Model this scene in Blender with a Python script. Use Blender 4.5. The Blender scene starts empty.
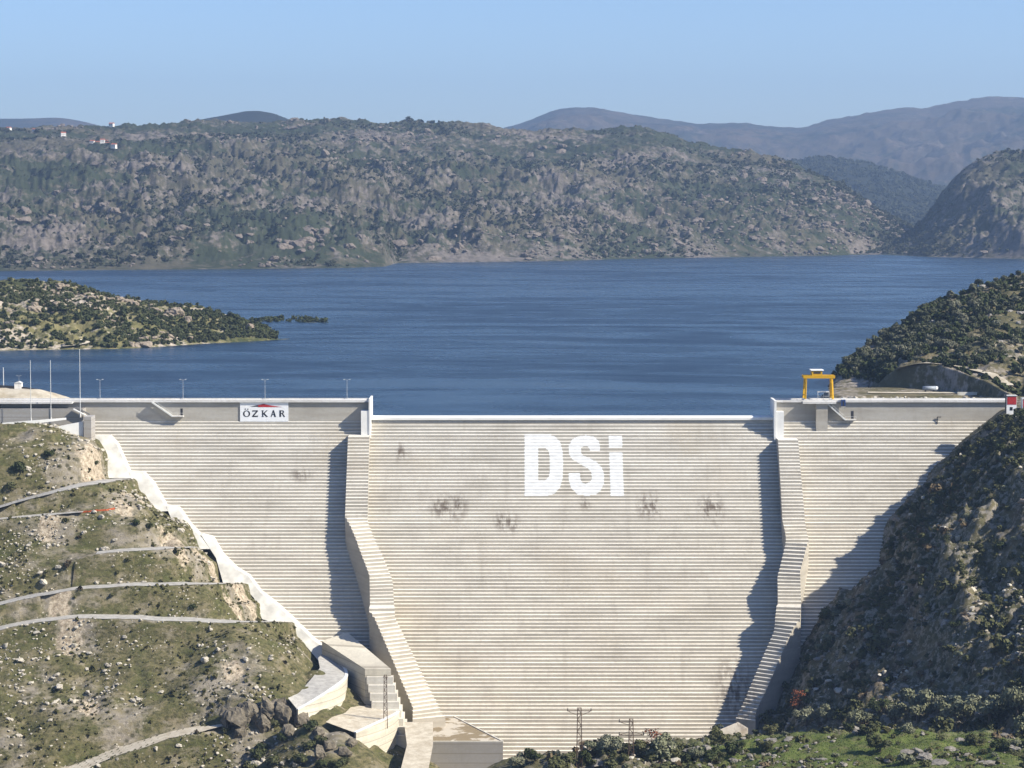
import bpy, math, random
import numpy as np
from mathutils import Vector, Matrix
R = math.radians
random.seed(7)
rng = np.random.default_rng(11)
S = bpy.context.scene
C = S.collection

# ------------------------------------------------------------------ camera
CAMZ = 77.0
F = 2550.0
PITCH = math.atan(179.0 / F)
cp, sp = math.cos(PITCH), math.sin(PITCH)
cam = bpy.data.objects.new('camera', bpy.data.cameras.new('camera'))
C.objects.link(cam)
cam.location = (0, 0, CAMZ)
cam.rotation_euler = (R(90) - PITCH, 0, 0)
cam.data.sensor_width = 36
cam.data.lens = F / 1024 * 36
cam.data.clip_start = 1
cam.data.clip_end = 60000
S.camera = cam


def ray(px, py):
    a = (px - 512.0) / F
    b = (384.0 - py) / F
    return np.array([a, cp + b * sp, -sp + b * cp])


def P(px, py, Y):
    """the point seen at a pixel, at distance Y"""
    d = ray(px, py)
    t = Y / d[1]
    return np.array([d[0] * t, Y, CAMZ + d[2] * t])


def Pz(px, py, z):
    d = ray(px, py)
    t = (z - CAMZ) / d[2]
    return np.array([d[0] * t, d[1] * t, z])


def proj(v):
    v = np.asarray(v, float)
    x, y, z = v[..., 0], v[..., 1], v[..., 2] - CAMZ
    dep = y * cp - z * sp
    up = y * sp + z * cp
    return 512 + F * x / dep, 384 - F * up / dep


# ------------------------------------------------------------------ noise
def _hash(ix, iy, seed):
    h = (ix.astype(np.int64) * 374761393 + iy.astype(np.int64) * 668265263 + seed * 1274126177) & 0xFFFFFFFF
    h = ((h ^ (h >> 13)) * 1274126177) & 0xFFFFFFFF
    h = h ^ (h >> 16)
    return (h & 0xFFFFFF) / float(0xFFFFFF)


def vnoise(x, y, seed=0):
    ix, iy = np.floor(x), np.floor(y)
    fx, fy = x - ix, y - iy
    fx = fx * fx * fx * (fx * (fx * 6 - 15) + 10)
    fy = fy * fy * fy * (fy * (fy * 6 - 15) + 10)
    a = _hash(ix, iy, seed); b = _hash(ix + 1, iy, seed)
    c = _hash(ix, iy + 1, seed); d = _hash(ix + 1, iy + 1, seed)
    return (a + (b - a) * fx) * (1 - fy) + (c + (d - c) * fx) * fy - 0.5


def fbm(x, y, seed=0, octv=4, gain=0.5, ridged=False):
    s = 0; a = 1.0
    for i in range(octv):
        n = vnoise(x, y, seed + i * 17)
        if ridged:
            n = 0.5 - 2 * np.abs(n)
        s = s + a * n
        ca, sa = math.cos(0.6), math.sin(0.6)
        x, y = (x * ca - y * sa) * 2.03, (x * sa + y * ca) * 2.03
        a *= gain
    return s


def sstep(a, b, x):
    t = np.clip((x - a) / (b - a), 0, 1)
    return t * t * (3 - 2 * t)


# ------------------------------------------------------------------ mesh helpers
def mesh_np(name, verts, faces, mat=None, parent=None, smooth=False, attrs=None):
    me = bpy.data.meshes.new(name)
    verts = np.asarray(verts, dtype=np.float32)
    me.vertices.add(len(verts))
    me.vertices.foreach_set('co', verts.ravel())
    if isinstance(faces, np.ndarray):
        n, k = faces.shape
        me.loops.add(n * k)
        me.loops.foreach_set('vertex_index', faces.astype(np.int32).ravel())
        me.polygons.add(n)
        me.polygons.foreach_set('loop_start', np.arange(0, n * k, k, dtype=np.int32))
    else:
        ls = [len(f) for f in faces]
        me.loops.add(sum(ls))
        me.loops.foreach_set('vertex_index', np.array([i for f in faces for i in f], dtype=np.int32))
        me.polygons.add(len(faces))
        st = np.concatenate([[0], np.cumsum(ls)[:-1]]).astype(np.int32)
        me.polygons.foreach_set('loop_start', st)
    me.update(calc_edges=True)
    me.validate()
    me.polygons.foreach_set('use_smooth', np.full(len(me.polygons), bool(smooth)))
    if attrs:
        for k, v in attrs.items():
            at = me.attributes.new(k, 'FLOAT', 'POINT')
            at.data.foreach_set('value', np.asarray(v, dtype=np.float32).ravel())
    o = bpy.data.objects.new(name, me)
    if mat is not None:
        for m in (mat if isinstance(mat, list) else [mat]):
            me.materials.append(m)
    C.objects.link(o)
    if parent is not None:
        o.parent = parent
    return o


class MB:
    """collects boxes, bars and prisms into one mesh"""
    def __init__(s):
        s.v = []; s.f = []

    def add(s, vs, fs):
        n = len(s.v)
        s.v += [tuple(map(float, v)) for v in vs]
        s.f += [tuple(i + n for i in f) for f in fs]
        return s

    def box(s, x0, x1, y0, y1, z0, z1):
        v = [(x0, y0, z0), (x1, y0, z0), (x1, y1, z0), (x0, y1, z0), (x0, y0, z1), (x1, y0, z1), (x1, y1, z1), (x0, y1, z1)]
        return s.add(v, [(0, 3, 2, 1), (4, 5, 6, 7), (0, 1, 5, 4), (1, 2, 6, 5), (2, 3, 7, 6), (3, 0, 4, 7)])

    def bar(s, a, b, w, h=None, n=4):
        a, b = Vector(a), Vector(b)
        d = (b - a).normalized()
        u = d.cross(Vector((0, 0, 1)))
        if u.length < 1e-3:
            u = Vector((1, 0, 0))
        u.normalize(); w2 = (h or w) / 2
        t = u.cross(d)
        vs = []
        for p in (a, b):
            for i in range(n):
                an = 2 * math.pi * (i + 0.5) / n
                k = 1.414 if n == 4 else 1
                vs.append(p + u * (math.cos(an) * w / 2 * k) + t * (math.sin(an) * w2 * k))
        fs = [tuple(range(n))[::-1], tuple(range(n, 2 * n))] + [(i, (i + 1) % n, n + (i + 1) % n, n + i) for i in range(n)]
        return s.add(vs, fs)

    def cone(s, a, b, r0, r1, n=8):
        a, b = Vector(a), Vector(b)
        d = (b - a).normalized()
        u = d.cross(Vector((0, 0, 1)))
        if u.length < 1e-3:
            u = Vector((1, 0, 0))
        u.normalize(); t = u.cross(d)
        vs = []
        for p, r in ((a, r0), (b, r1)):
            for i in range(n):
                an = 2 * math.pi * i / n
                vs.append(p + (u * math.cos(an) + t * math.sin(an)) * r)
        fs = [tuple(range(n))[::-1], tuple(range(n, 2 * n))] + [(i, (i + 1) % n, n + (i + 1) % n, n + i) for i in range(n)]
        return s.add(vs, fs)

    def prism(s, poly, off):
        """poly: 3D loop; extruded by vector off"""
        n = len(poly)
        vs = [tuple(p) for p in poly] + [tuple(np.asarray(p) + np.asarray(off)) for p in poly]
        fs = [tuple(range(n)), tuple(range(n, 2 * n))[::-1]] + [(i, n + i, n + (i + 1) % n, (i + 1) % n) for i in range(n)]
        return s.add(vs, fs)

    def build(s, name, mat, parent=None, smooth=False):
        return mesh_np(name, np.array(s.v), s.f, mat, parent, smooth)


def tag(o, label=None, cat=None, group=None, kind=None):
    if label: o['label'] = label
    if cat: o['category'] = cat
    if group: o['group'] = group
    if kind: o['kind'] = kind
    return o


def thing(name, label, cat, loc=(0, 0, 0), group=None, rz=0.0):
    o = bpy.data.objects.new(name, None)
    C.objects.link(o)
    o.empty_display_size = 1
    o.location = loc
    o.rotation_euler = (0, 0, rz)
    return tag(o, label, cat, group, 'thing')


def copy_tree(o, parent=None):
    c = o.copy()
    C.objects.link(c)
    if parent is not None:
        c.parent = parent
    for ch in list(o.children):
        copy_tree(ch, c)
    return c


# ------------------------------------------------------------------ materials
class NT:
    def __init__(s, name):
        s.m = bpy.data.materials.new(name)
        s.m.use_nodes = True
        s.t = s.m.node_tree
        s.n = s.t.nodes
        s.n.clear()
        s.out = s.n.new('ShaderNodeOutputMaterial')
        s.b = s.n.new('ShaderNodeBsdfPrincipled')
        s.t.links.new(s.b.outputs[0], s.out.inputs['Surface'])
        s.b.inputs['Roughness'].default_value = 0.9
        s.b.inputs['Specular IOR Level'].default_value = 0.2
        s.pos = s.n.new('ShaderNodeNewGeometry').outputs['Position']

    def link(s, a, b):
        s.t.links.new(a, b)

    def val(s, sock, v):
        if hasattr(v, 'links') or isinstance(v, bpy.types.NodeSocket):
            s.link(v, sock)
        else:
            sock.default_value = v

    def mapping(s, scale, src=None, loc=(0, 0, 0)):
        m = s.n.new('ShaderNodeMapping')
        m.inputs['Scale'].default_value = scale
        m.inputs['Location'].default_value = loc
        s.link(src or s.pos, m.inputs['Vector'])
        return m.outputs[0]

    def noise(s, scale=1.0, detail=4, rough=0.55, vec=None, out='Fac', dist=0.0):
        n = s.n.new('ShaderNodeTexNoise')
        n.inputs['Scale'].default_value = scale
        n.inputs['Detail'].default_value = detail
        n.inputs['Roughness'].default_value = rough
        n.inputs['Distortion'].default_value = dist
        s.link(vec or s.pos, n.inputs['Vector'])
        return n.outputs[out]

    def voro(s, scale, vec=None, out='Distance', feature='F1'):
        n = s.n.new('ShaderNodeTexVoronoi')
        n.feature = feature
        n.inputs['Scale'].default_value = scale
        s.link(vec or s.pos, n.inputs['Vector'])
        return n.outputs[out]

    def ramp(s, fac, stops):
        n = s.n.new('ShaderNodeValToRGB')
        cr = n.color_ramp
        while len(cr.elements) < len(stops):
            cr.elements.new(0.5)
        for e, (p, c) in zip(cr.elements, stops):
            e.position = p
            e.color = (c, c, c, 1) if isinstance(c, (int, float)) else (*c, 1)
        s.link(fac, n.inputs[0])
        return n.outputs[0]

    def mix(s, fac, a, b, mode='MIX'):
        n = s.n.new('ShaderNodeMix')
        n.data_type = 'RGBA'
        n.blend_type = mode
        s.val(n.inputs[0], fac)
        for sock, v in ((n.inputs[6], a), (n.inputs[7], b)):
            s.val(sock, (*v, 1) if isinstance(v, tuple) and len(v) == 3 else v)
        return n.outputs[2]

    def math(s, op, a, b=0.0, clamp=False):
        n = s.n.new('ShaderNodeMath')
        n.operation = op
        n.use_clamp = clamp
        s.val(n.inputs[0], a); s.val(n.inputs[1], b)
        return n.outputs[0]

    def attr(s, name):
        n = s.n.new('ShaderNodeAttribute')
        n.attribute_name = name
        return n.outputs['Fac']

    def sep(s, axis):
        n = s.n.new('ShaderNodeSeparateXYZ')
        s.link(s.pos, n.inputs[0])
        return n.outputs[axis]

    def objrand(s):
        return s.n.new('ShaderNodeObjectInfo').outputs['Random']

    def color(s, c):
        s.val(s.b.inputs['Base Color'], (*c, 1) if isinstance(c, tuple) else c)
        return s

    def rough(s, r):
        s.val(s.b.inputs['Roughness'], r)
        return s

    def bump(s, h, strength=0.5, dist=0.1):
        n = s.n.new('ShaderNodeBump')
        n.inputs['Strength'].default_value = strength
        n.inputs['Distance'].default_value = dist
        s.link(h, n.inputs['Height'])
        s.link(n.outputs[0], s.b.inputs['Normal'])
        return s


MAT = {}


def simple(name, c, rough=0.6, var=0.12, scale=1.5, metal=0.0):
    k = NT(name)
    n = k.noise(scale, 3)
    k.color(k.mix(k.ramp(n, [(0.3, 0.0), (0.7, 1.0)]), tuple(x * (1 - var) for x in c), tuple(min(1, x * (1 + var)) for x in c)))
    k.rough(rough)
    k.b.inputs['Metallic'].default_value = metal
    MAT[name] = k.m
    return k.m


def concrete(name, top, bottom, dirt=0.55, stains=(), lines=0.0):
    k = NT(name)
    z = k.sep('Z')
    zf = k.ramp(k.math('DIVIDE', k.math('ADD', z, 105.0), 110.0, True), [(0.0, bottom), (0.65, tuple((a + b) / 2 for a, b in zip(top, bottom))), (1.0, top)])
    # lift-by-lift tint, long casting patches, vertical weather streaks
    lift = k.noise(1.0, 2, 0.6, k.mapping((0.012, 0.0, 0.9)))
    patch = k.noise(1.0, 5, 0.65, k.mapping((0.05, 0.02, 0.22)))
    streak = k.noise(1.0, 5, 0.6, k.mapping((0.30, 0.05, 0.05)))
    fine = k.noise(0.9, 6, 0.7)
    c = k.mix(k.ramp(lift, [(0.3, 0.30), (0.55, 0.0)]), zf, (0.30, 0.255, 0.20))
    c = k.mix(k.ramp(patch, [(0.42, 0.0), (0.66, dirt)]), c, (0.26, 0.236, 0.195))
    c = k.mix(k.ramp(streak, [(0.54, 0.0), (0.74, 0.24)]), c, (0.25, 0.22, 0.18))
    c = k.mix(k.ramp(fine, [(0.35, 0.22), (0.6, 0.0)]), c, (0.25, 0.22, 0.18))
    rust = k.noise(1.0, 3, 0.5, k.mapping((0.03, 0.02, 0.05), loc=(5, 3, 9)))
    c = k.mix(k.ramp(rust, [(0.55, 0.0), (0.72, 0.18)]), c, (0.46, 0.37, 0.24))
    for (sx, sy, sz, rx, rz) in stains:      # seepage marks
        d = k.n.new('ShaderNodeVectorMath'); d.operation = 'LENGTH'
        k.link(k.mapping((1 / rx, 0.0, 1 / rz), loc=(-sx / rx, 0, -sz / rz)), d.inputs[0])
        m = k.ramp(d.outputs['Value'], [(0.0, 1.0), (1.0, 0.0)])
        m = k.math('MULTIPLY', m, k.ramp(k.noise(1.0, 4, 0.75, k.mapping((0.60, 0.1, 0.30))), [(0.44, 0.0), (0.58, 0.92)]))
        c = k.mix(m, c, (0.12, 0.085, 0.06))
    if lines:                                # pour joints
        fr = k.math('FRACT', k.math('DIVIDE', z, lines))
        c = k.mix(k.ramp(fr, [(0.0, 0.55), (0.07, 0.5), (0.11, 0.0)]), c, (0.20, 0.17, 0.13))
    k.color(c)
    k.rough(0.92)
    k.bump(k.noise(2.5, 5, 0.7), 0.25, 0.08)
    MAT[name] = k.m
    return k.m


YT = 930.0                       # the dam's downstream crest line
ZC = P(300, 401, YT)[2]          # crest level
ZL = P(570, 416.5, YT)[2]        # spillway lip
ZB = ZC - 7.5                    # the stepped slope starts here
SL = 0.85
RISE = 1.12
WATER = ZL - 0.7


def face_Y(z):
    return YT - SL * np.maximum(0.0, ZB - z)


def on_face(px, py, p=0.0):
    """pixel -> the sloped face moved p metres downstream"""
    d = ray(px, py)
    m = d[2] / d[1]
    # z = CAMZ + m Y ; Y = YT - SL (ZB - z) - p
    Y = (YT - SL * ZB + SL * CAMZ - p) / (1 - SL * m)
    if CAMZ + m * Y > ZB:
        Y = YT - p
    return np.array([d[0] / d[1] * Y, Y, CAMZ + m * Y])


st = []
for (x, y, rx, rz) in [(437, 506, 4, 5), (447, 508, 4, 6), (459, 507, 4, 6), (500, 521, 3, 4), (511, 523, 4, 5), (645, 506, 4, 6), (655, 507, 3, 7), (706, 509, 4, 6), (716, 509, 4, 7), (585, 502, 3, 4), (301, 475, 5, 3),
                       (400, 452, 3, 4), (735, 690, 9, 12)]:
    q = on_face(x, y)
    st.append((q[0], q[1], q[2], rx, rz))
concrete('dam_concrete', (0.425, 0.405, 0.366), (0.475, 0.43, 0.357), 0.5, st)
concrete('sunlit_tread_concrete', (0.80, 0.776, 0.715), (0.825, 0.765, 0.65), 0.18, st)  # same concrete coloured paler on treads and nosings, painting in the sunlit step lines
concrete('pale_concrete', (0.70, 0.69, 0.67), (0.66, 0.62, 0.53), 0.25)
simple('white_concrete', (0.74, 0.73, 0.70), 0.85, 0.06, 0.3)
simple('shotcrete', (0.60, 0.575, 0.515), 0.9, 0.24, 0.22)
concrete('warm_concrete', (0.70, 0.65, 0.54), (0.70, 0.645, 0.52), 0.4, (), 2.4)
concrete('grey_concrete', (0.36, 0.35, 0.34), (0.34, 0.32, 0.30), 0.4, (), 3.1)
simple('white_paint', (0.80, 0.81, 0.82), 0.7, 0.05, 0.6)
simple('letter_paint', (0.74, 0.735, 0.72), 0.8, 0.10, 0.5)
simple('asphalt', (0.16, 0.155, 0.15), 0.9, 0.2, 0.4)
simple('yellow_paint', (0.60, 0.34, 0.012), 0.45, 0.12, 2.0)
simple('dark_steel', (0.035, 0.035, 0.04), 0.5, 0.2)
simple('galvanised', (0.42, 0.43, 0.44), 0.45, 0.12, 2.0, 0.3)
simple('light_steel', (0.62, 0.62, 0.60), 0.5, 0.1)
simple('rusty_steel', (0.10, 0.065, 0.045), 0.75, 0.3, 3)
simple('banner_white', (0.76, 0.77, 0.79), 0.7, 0.04)
simple('ink', (0.02, 0.022, 0.03), 0.7, 0.1)
simple('red_paint', (0.40, 0.03, 0.03), 0.6, 0.2)
simple('blue_paint', (0.03, 0.07, 0.22), 0.5, 0.2)
simple('orange_mesh', (0.45, 0.10, 0.035), 0.7, 0.2, 4)
simple('tank_grey', (0.30, 0.33, 0.37), 0.4, 0.1)
simple('tile_red', (0.36, 0.12, 0.07), 0.8, 0.2)
simple('plaster', (0.80, 0.77, 0.72), 0.8, 0.06)
simple('bark', (0.10, 0.08, 0.06), 0.95, 0.3, 6)
simple('dark_glass', (0.02, 0.025, 0.03), 0.15, 0.1)


def foliage(name, c1, c2, c3=None, rand=0.5):
    k = NT(name)
    n = k.noise(0.8, 3, 0.6)
    c = k.mix(k.ramp(n, [(0.35, 0.0), (0.68, 1.0)]), c1, c2)
    if c3:
        r = k.objrand()
        c = k.mix(k.ramp(r, [(0.45, 0.0), (1.0, rand)]), c, c3)
    k.color(c)
    k.rough(0.8)
    MAT[name] = k.m
    return k.m


foliage('leaf_dark', (0.020, 0.028, 0.010), (0.068, 0.082, 0.028), (0.125, 0.12, 0.055), 0.8)
foliage('leaf_olive', (0.11, 0.115, 0.065), (0.23, 0.235, 0.145), (0.28, 0.275, 0.19))
foliage('leaf_dry', (0.10, 0.07, 0.04), (0.17, 0.13, 0.075), (0.15, 0.09, 0.055))
foliage('leaf_rust', (0.12, 0.035, 0.018), (0.20, 0.07, 0.03))
foliage('leaf_lake', (0.040, 0.047, 0.024), (0.095, 0.10, 0.055), (0.19, 0.185, 0.13), 0.8)
foliage('leaf_far', (0.034, 0.040, 0.022), (0.072, 0.074, 0.040))
foliage('leaf_peninsula', (0.030, 0.040, 0.016), (0.065, 0.078, 0.030), (0.085, 0.088, 0.04))


def rockmat(name, a, b, dark=(0.07, 0.06, 0.05)):
    k = NT(name)
    n = k.noise(0.6, 6, 0.65)
    c = k.mix(k.ramp(n, [(0.35, 0.0), (0.65, 1.0)]), a, b)
    c = k.mix(k.ramp(k.noise(1.7, 5, 0.7), [(0.52, 0.0), (0.7, 0.7)]), c, dark)
    c = k.mix(k.math('MULTIPLY', k.objrand(), 0.35), c, tuple(x * 0.6 for x in b))
    k.color(c)
    k.bump(k.noise(1.5, 6, 0.7), 0.6, 0.3)
    MAT[name] = k.m
    return k.m


rockmat('rock_pale', (0.40, 0.36, 0.295), (0.58, 0.53, 0.44), (0.20, 0.17, 0.13))
rockmat('rock_grey', (0.22, 0.205, 0.185), (0.38, 0.36, 0.33))
rockmat('rock_dark', (0.095, 0.083, 0.062), (0.235, 0.20, 0.15), (0.03, 0.027, 0.021))
rockmat('rock_far', (0.14, 0.116, 0.098), (0.24, 0.202, 0.172), (0.07, 0.058, 0.05))
rockmat('rock_tan', (0.24, 0.195, 0.15), (0.36, 0.30, 0.235), (0.11, 0.09, 0.07))


def ground_left():
    k = NT('left_bank_ground')
    al = k.mapping((0.55, 1.0, 1.0))        # the slope is benched along its contours
    n1 = k.noise(0.03, 5, 0.6)
    n2 = k.noise(0.16, 6, 0.68, al)
    n3 = k.noise(1.0, 6, 0.75, al)
    grass = k.mix(k.ramp(n2, [(0.36, 0.0), (0.62, 1.0)]), (0.085, 0.088, 0.032), (0.165, 0.140, 0.072))
    grass = k.mix(k.ramp(n3, [(0.40, 0.8), (0.53, 0.0)]), grass, (0.042, 0.042, 0.018))
    grass = k.mix(k.ramp(k.noise(0.35, 4, 0.7), [(0.55, 0.0), (0.68, 0.6)]), grass, (0.25, 0.20, 0.12))
    soil = k.mix(k.ramp(n3, [(0.35, 0.0), (0.65, 1.0)]), (0.17, 0.148, 0.118), (0.38, 0.335, 0.27))
    soil = k.mix(k.ramp(k.noise(0.5, 6, 0.75, al), [(0.45, 0.0), (0.60, 0.85)]), soil, (0.16, 0.135, 0.075))
    bare = k.attr('bare')
    m = k.math('ADD', bare, k.math('MULTIPLY', k.math('SUBTRACT', n2, 0.5), 1.6))
    m = k.math('ADD', m, k.math('MULTIPLY', k.math('SUBTRACT', n3, 0.5), 0.7))
    c = k.mix(k.ramp(m, [(0.34, 0.0), (0.62, 1.0)]), grass, soil)
    cm = k.math('ADD', k.attr('cut'), k.math('MULTIPLY', k.math('SUBTRACT', k.noise(0.35, 6, 0.7), 0.5), 1.5))
    cutc = k.mix(k.ramp(k.noise(0.8, 6, 0.75), [(0.38, 0.0), (0.60, 1.0)]), (0.20, 0.155, 0.105), (0.52, 0.44, 0.33))
    c = k.mix(k.math('MULTIPLY', k.ramp(cm, [(0.42, 0.0), (0.6, 1.0)]), k.ramp(k.attr('cut'), [(0.05, 0.0), (0.25, 1.0)])), c, cutc)
    # stones strewn everywhere
    v = k.voro(0.75, k.mapping((1.0, 0.6, 1.0)))
    stone = k.math('MULTIPLY', k.ramp(v, [(0.13, 1.0), (0.22, 0.0)]), k.ramp(k.noise(0.09, 4, 0.7), [(0.47, 0.0), (0.60, 1.0)]))
    c = k.mix(stone, c, (0.50, 0.45, 0.37))
    v2 = k.voro(0.33, k.mapping((1, 1, 1), loc=(3, 7, 2)))
    tuft = k.math('MULTIPLY', k.ramp(v2, [(0.16, 1.0), (0.34, 0.0)]), k.ramp(k.noise(0.07, 3, 0.6, k.mapping((1, 1, 1), loc=(50, 9, 0))), [(0.45, 0.0), (0.58, 0.85)]))
    c = k.mix(tuft, c, (0.05, 0.047, 0.022))
    # right bank is scrubbier and the shelf is meadow green
    rt = k.attr('right')
    rs = k.mix(k.ramp(n2, [(0.38, 0.0), (0.62, 1.0)]), (0.050, 0.054, 0.024), (0.150, 0.128, 0.070))
    rs = k.mix(k.ramp(k.noise(0.5, 6, 0.75), [(0.50, 0.0), (0.56, 0.9)]), rs, (0.27, 0.24, 0.195))
    rs = k.mix(k.ramp(n1, [(0.52, 0.0), (0.66, 0.45)]), rs, (0.15, 0.10, 0.065))
    c = k.mix(rt, c, rs)
    mead = k.mix(k.ramp(n3, [(0.35, 0.0), (0.65, 1.0)]), (0.062, 0.088, 0.020), (0.130, 0.150, 0.042))
    mead = k.mix(k.ramp(k.noise(0.25, 5, 0.7), [(0.5, 0.0), (0.66, 0.85)]), mead, (0.13, 0.115, 0.06))
    c = k.mix(k.attr('meadow'), c, mead)
    k.color(c)
    k.rough(0.95)
    k.bump(k.noise(0.9, 6, 0.75), 0.8, 0.5)
    MAT['left_bank_ground'] = k.m


def ground_hill(name, grass1, grass2, rock1, rock2, scrub, sc=1.0, scrubby=0.5, rocky=0.5):
    k = NT(name)
    n1 = k.noise(0.006 * sc, 5, 0.6)
    n2 = k.noise(0.025 * sc, 6, 0.65)
    n3 = k.noise(0.10 * sc, 6, 0.7)
    c = k.mix(k.ramp(n2, [(0.35, 0.0), (0.65, 1.0)]), grass1, grass2)
    rk = k.mix(k.ramp(n3, [(0.35, 0.0), (0.65, 1.0)]), rock1, rock2)
    rm = k.math('ADD', k.math('MULTIPLY', n1, 0.8), k.math('MULTIPLY', n3, 0.6))
    t = 0.95 - 0.42 * rocky
    c = k.mix(k.ramp(rm, [(t - 0.03, 0.0), (t + 0.06, 1.0)]), c, rk)
    sm = k.math('ADD', k.math('MULTIPLY', k.noise(0.004 * sc, 4, 0.6, k.mapping((1, 1, 1), loc=(900, 300, 0))), 0.7), k.math('MULTIPLY', k.noise(0.055 * sc, 5, 0.7), 0.6))
    t = 0.90 - 0.42 * scrubby
    c = k.mix(k.ramp(sm, [(t - 0.02, 0.0), (t + 0.05, 0.92)]), c, scrub)
    k.color(c)
    k.rough(0.95)
    k.bump(k.noise(0.12 * sc, 6, 0.75), 0.7, 3.0 / sc)
    MAT[name] = k.m


ground_left()
ground_hill('far_hill_ground', (0.054, 0.053, 0.034), (0.102, 0.090, 0.062), (0.098, 0.085, 0.074), (0.185, 0.160, 0.142), (0.028, 0.038, 0.018), 1.0, 0.62, 0.55)
ground_hill('forest_ground', (0.028, 0.030, 0.022), (0.055, 0.05, 0.038), (0.09, 0.072, 0.06), (0.14, 0.115, 0.10), (0.014, 0.018, 0.012), 0.8, 0.95, 0.15)
ground_hill('mountain_ground', (0.05, 0.042, 0.03), (0.10, 0.075, 0.055), (0.10, 0.075, 0.06), (0.15, 0.115, 0.09), (0.022, 0.026, 0.016), 0.35, 0.62, 0.3)
ground_hill('peninsula_ground', (0.12, 0.115, 0.045), (0.20, 0.175, 0.085), (0.30, 0.25, 0.20), (0.46, 0.40, 0.33), (0.04, 0.05, 0.02), 2.5, 0.55, 0.55)
ground_hill('lake_hill_ground', (0.085, 0.08, 0.038), (0.17, 0.14, 0.08), (0.19, 0.165, 0.14), (0.33, 0.29, 0.245), (0.035, 0.04, 0.018), 3.0, 0.45, 0.5)
k = NT('track_gravel')
k.color(k.mix(k.ramp(k.noise(0.5, 5, 0.7), [(0.35, 0.0), (0.65, 1.0)]), (0.30, 0.285, 0.26), (0.47, 0.45, 0.41)))
MAT['track_gravel'] = k.m
k = NT('track_sand')
k.color(k.mix(k.ramp(k.noise(0.4, 5, 0.7), [(0.35, 0.0), (0.65, 1.0)]), (0.40, 0.34, 0.25), (0.60, 0.54, 0.43)))
MAT['track_sand'] = k.m
k = NT('dry_sand')
k.color(k.mix(k.ramp(k.noise(0.15, 5, 0.7), [(0.35, 0.0), (0.65, 1.0)]), (0.33, 0.28, 0.20), (0.52, 0.47, 0.38)))
MAT['dry_sand'] = k.m

# water: deep blue, wind-ruffled
k = NT('lake_water')
wv = k.mapping((0.22, 0.5, 1))
w1 = k.noise(1.0, 4, 0.65, wv)
gust = k.noise(1.0, 4, 0.6, k.mapping((0.0032, 0.0060, 1)), dist=1.6)
gust2 = k.noise(1.0, 3, 0.6, k.mapping((0.020, 0.034, 1)))
gm = k.math('ADD', k.math('MULTIPLY', gust, 0.65), k.math('MULTIPLY', gust2, 0.35))
k.color(k.mix(k.ramp(gm, [(0.42, 0.0), (0.58, 1.0)]), (0.007, 0.020, 0.042), (0.024, 0.055, 0.098)))
k.val(k.b.inputs['Roughness'], k.ramp(gm, [(0.36, 0.36), (0.64, 0.18)]))
k.b.inputs['IOR'].default_value = 1.33
k.b.inputs['Specular IOR Level'].default_value = 0.5
k.bump(w1, 0.75, 0.9)
MAT['lake_water'] = k.m

# ------------------------------------------------------------------ near terrain: the two banks below the dam
DX = 0.9
gx = np.arange(-270, 270.1, DX)
gy = np.arange(430, 1012, DX)
GX, GY = np.meshgrid(gx, gy)

cl = [on_face(x, y, 6.0) for x, y in [(99, 440), (116, 468), (122, 480), (146, 496), (165, 511), (188, 524), (201, 549), (223, 567), (236, 588), (262, 606), (278, 622), (302, 641), (322, 664), (345, 700), (392, 728)]]
clx = np.array([q[0] for q in cl]); clz = np.array([q[2] for q in cl])
clx = np.concatenate([[-400, -260, clx[0] - 26], clx, [-10, 0]]); clz = np.concatenate([[30, 14, clz[0] + 9.0], clz, [-112, -118]])
cr = [on_face(x, y, 1.0) for x, y in [(745, 738), (768, 714), (790, 682), (818, 645), (846, 606), (878, 558), (889, 523), (932, 473), (974, 433), (1001, 410)]]
crx = np.array([q[0] for q in cr]); crz = np.array([q[2] for q in cr])
crx = np.concatenate([[-20, 60], crx, [crx[-1] + 8, 230, 300]]); crz = np.concatenate([[-150, -125], crz, [crz[-1] + 3, 12, 20]])


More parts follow.
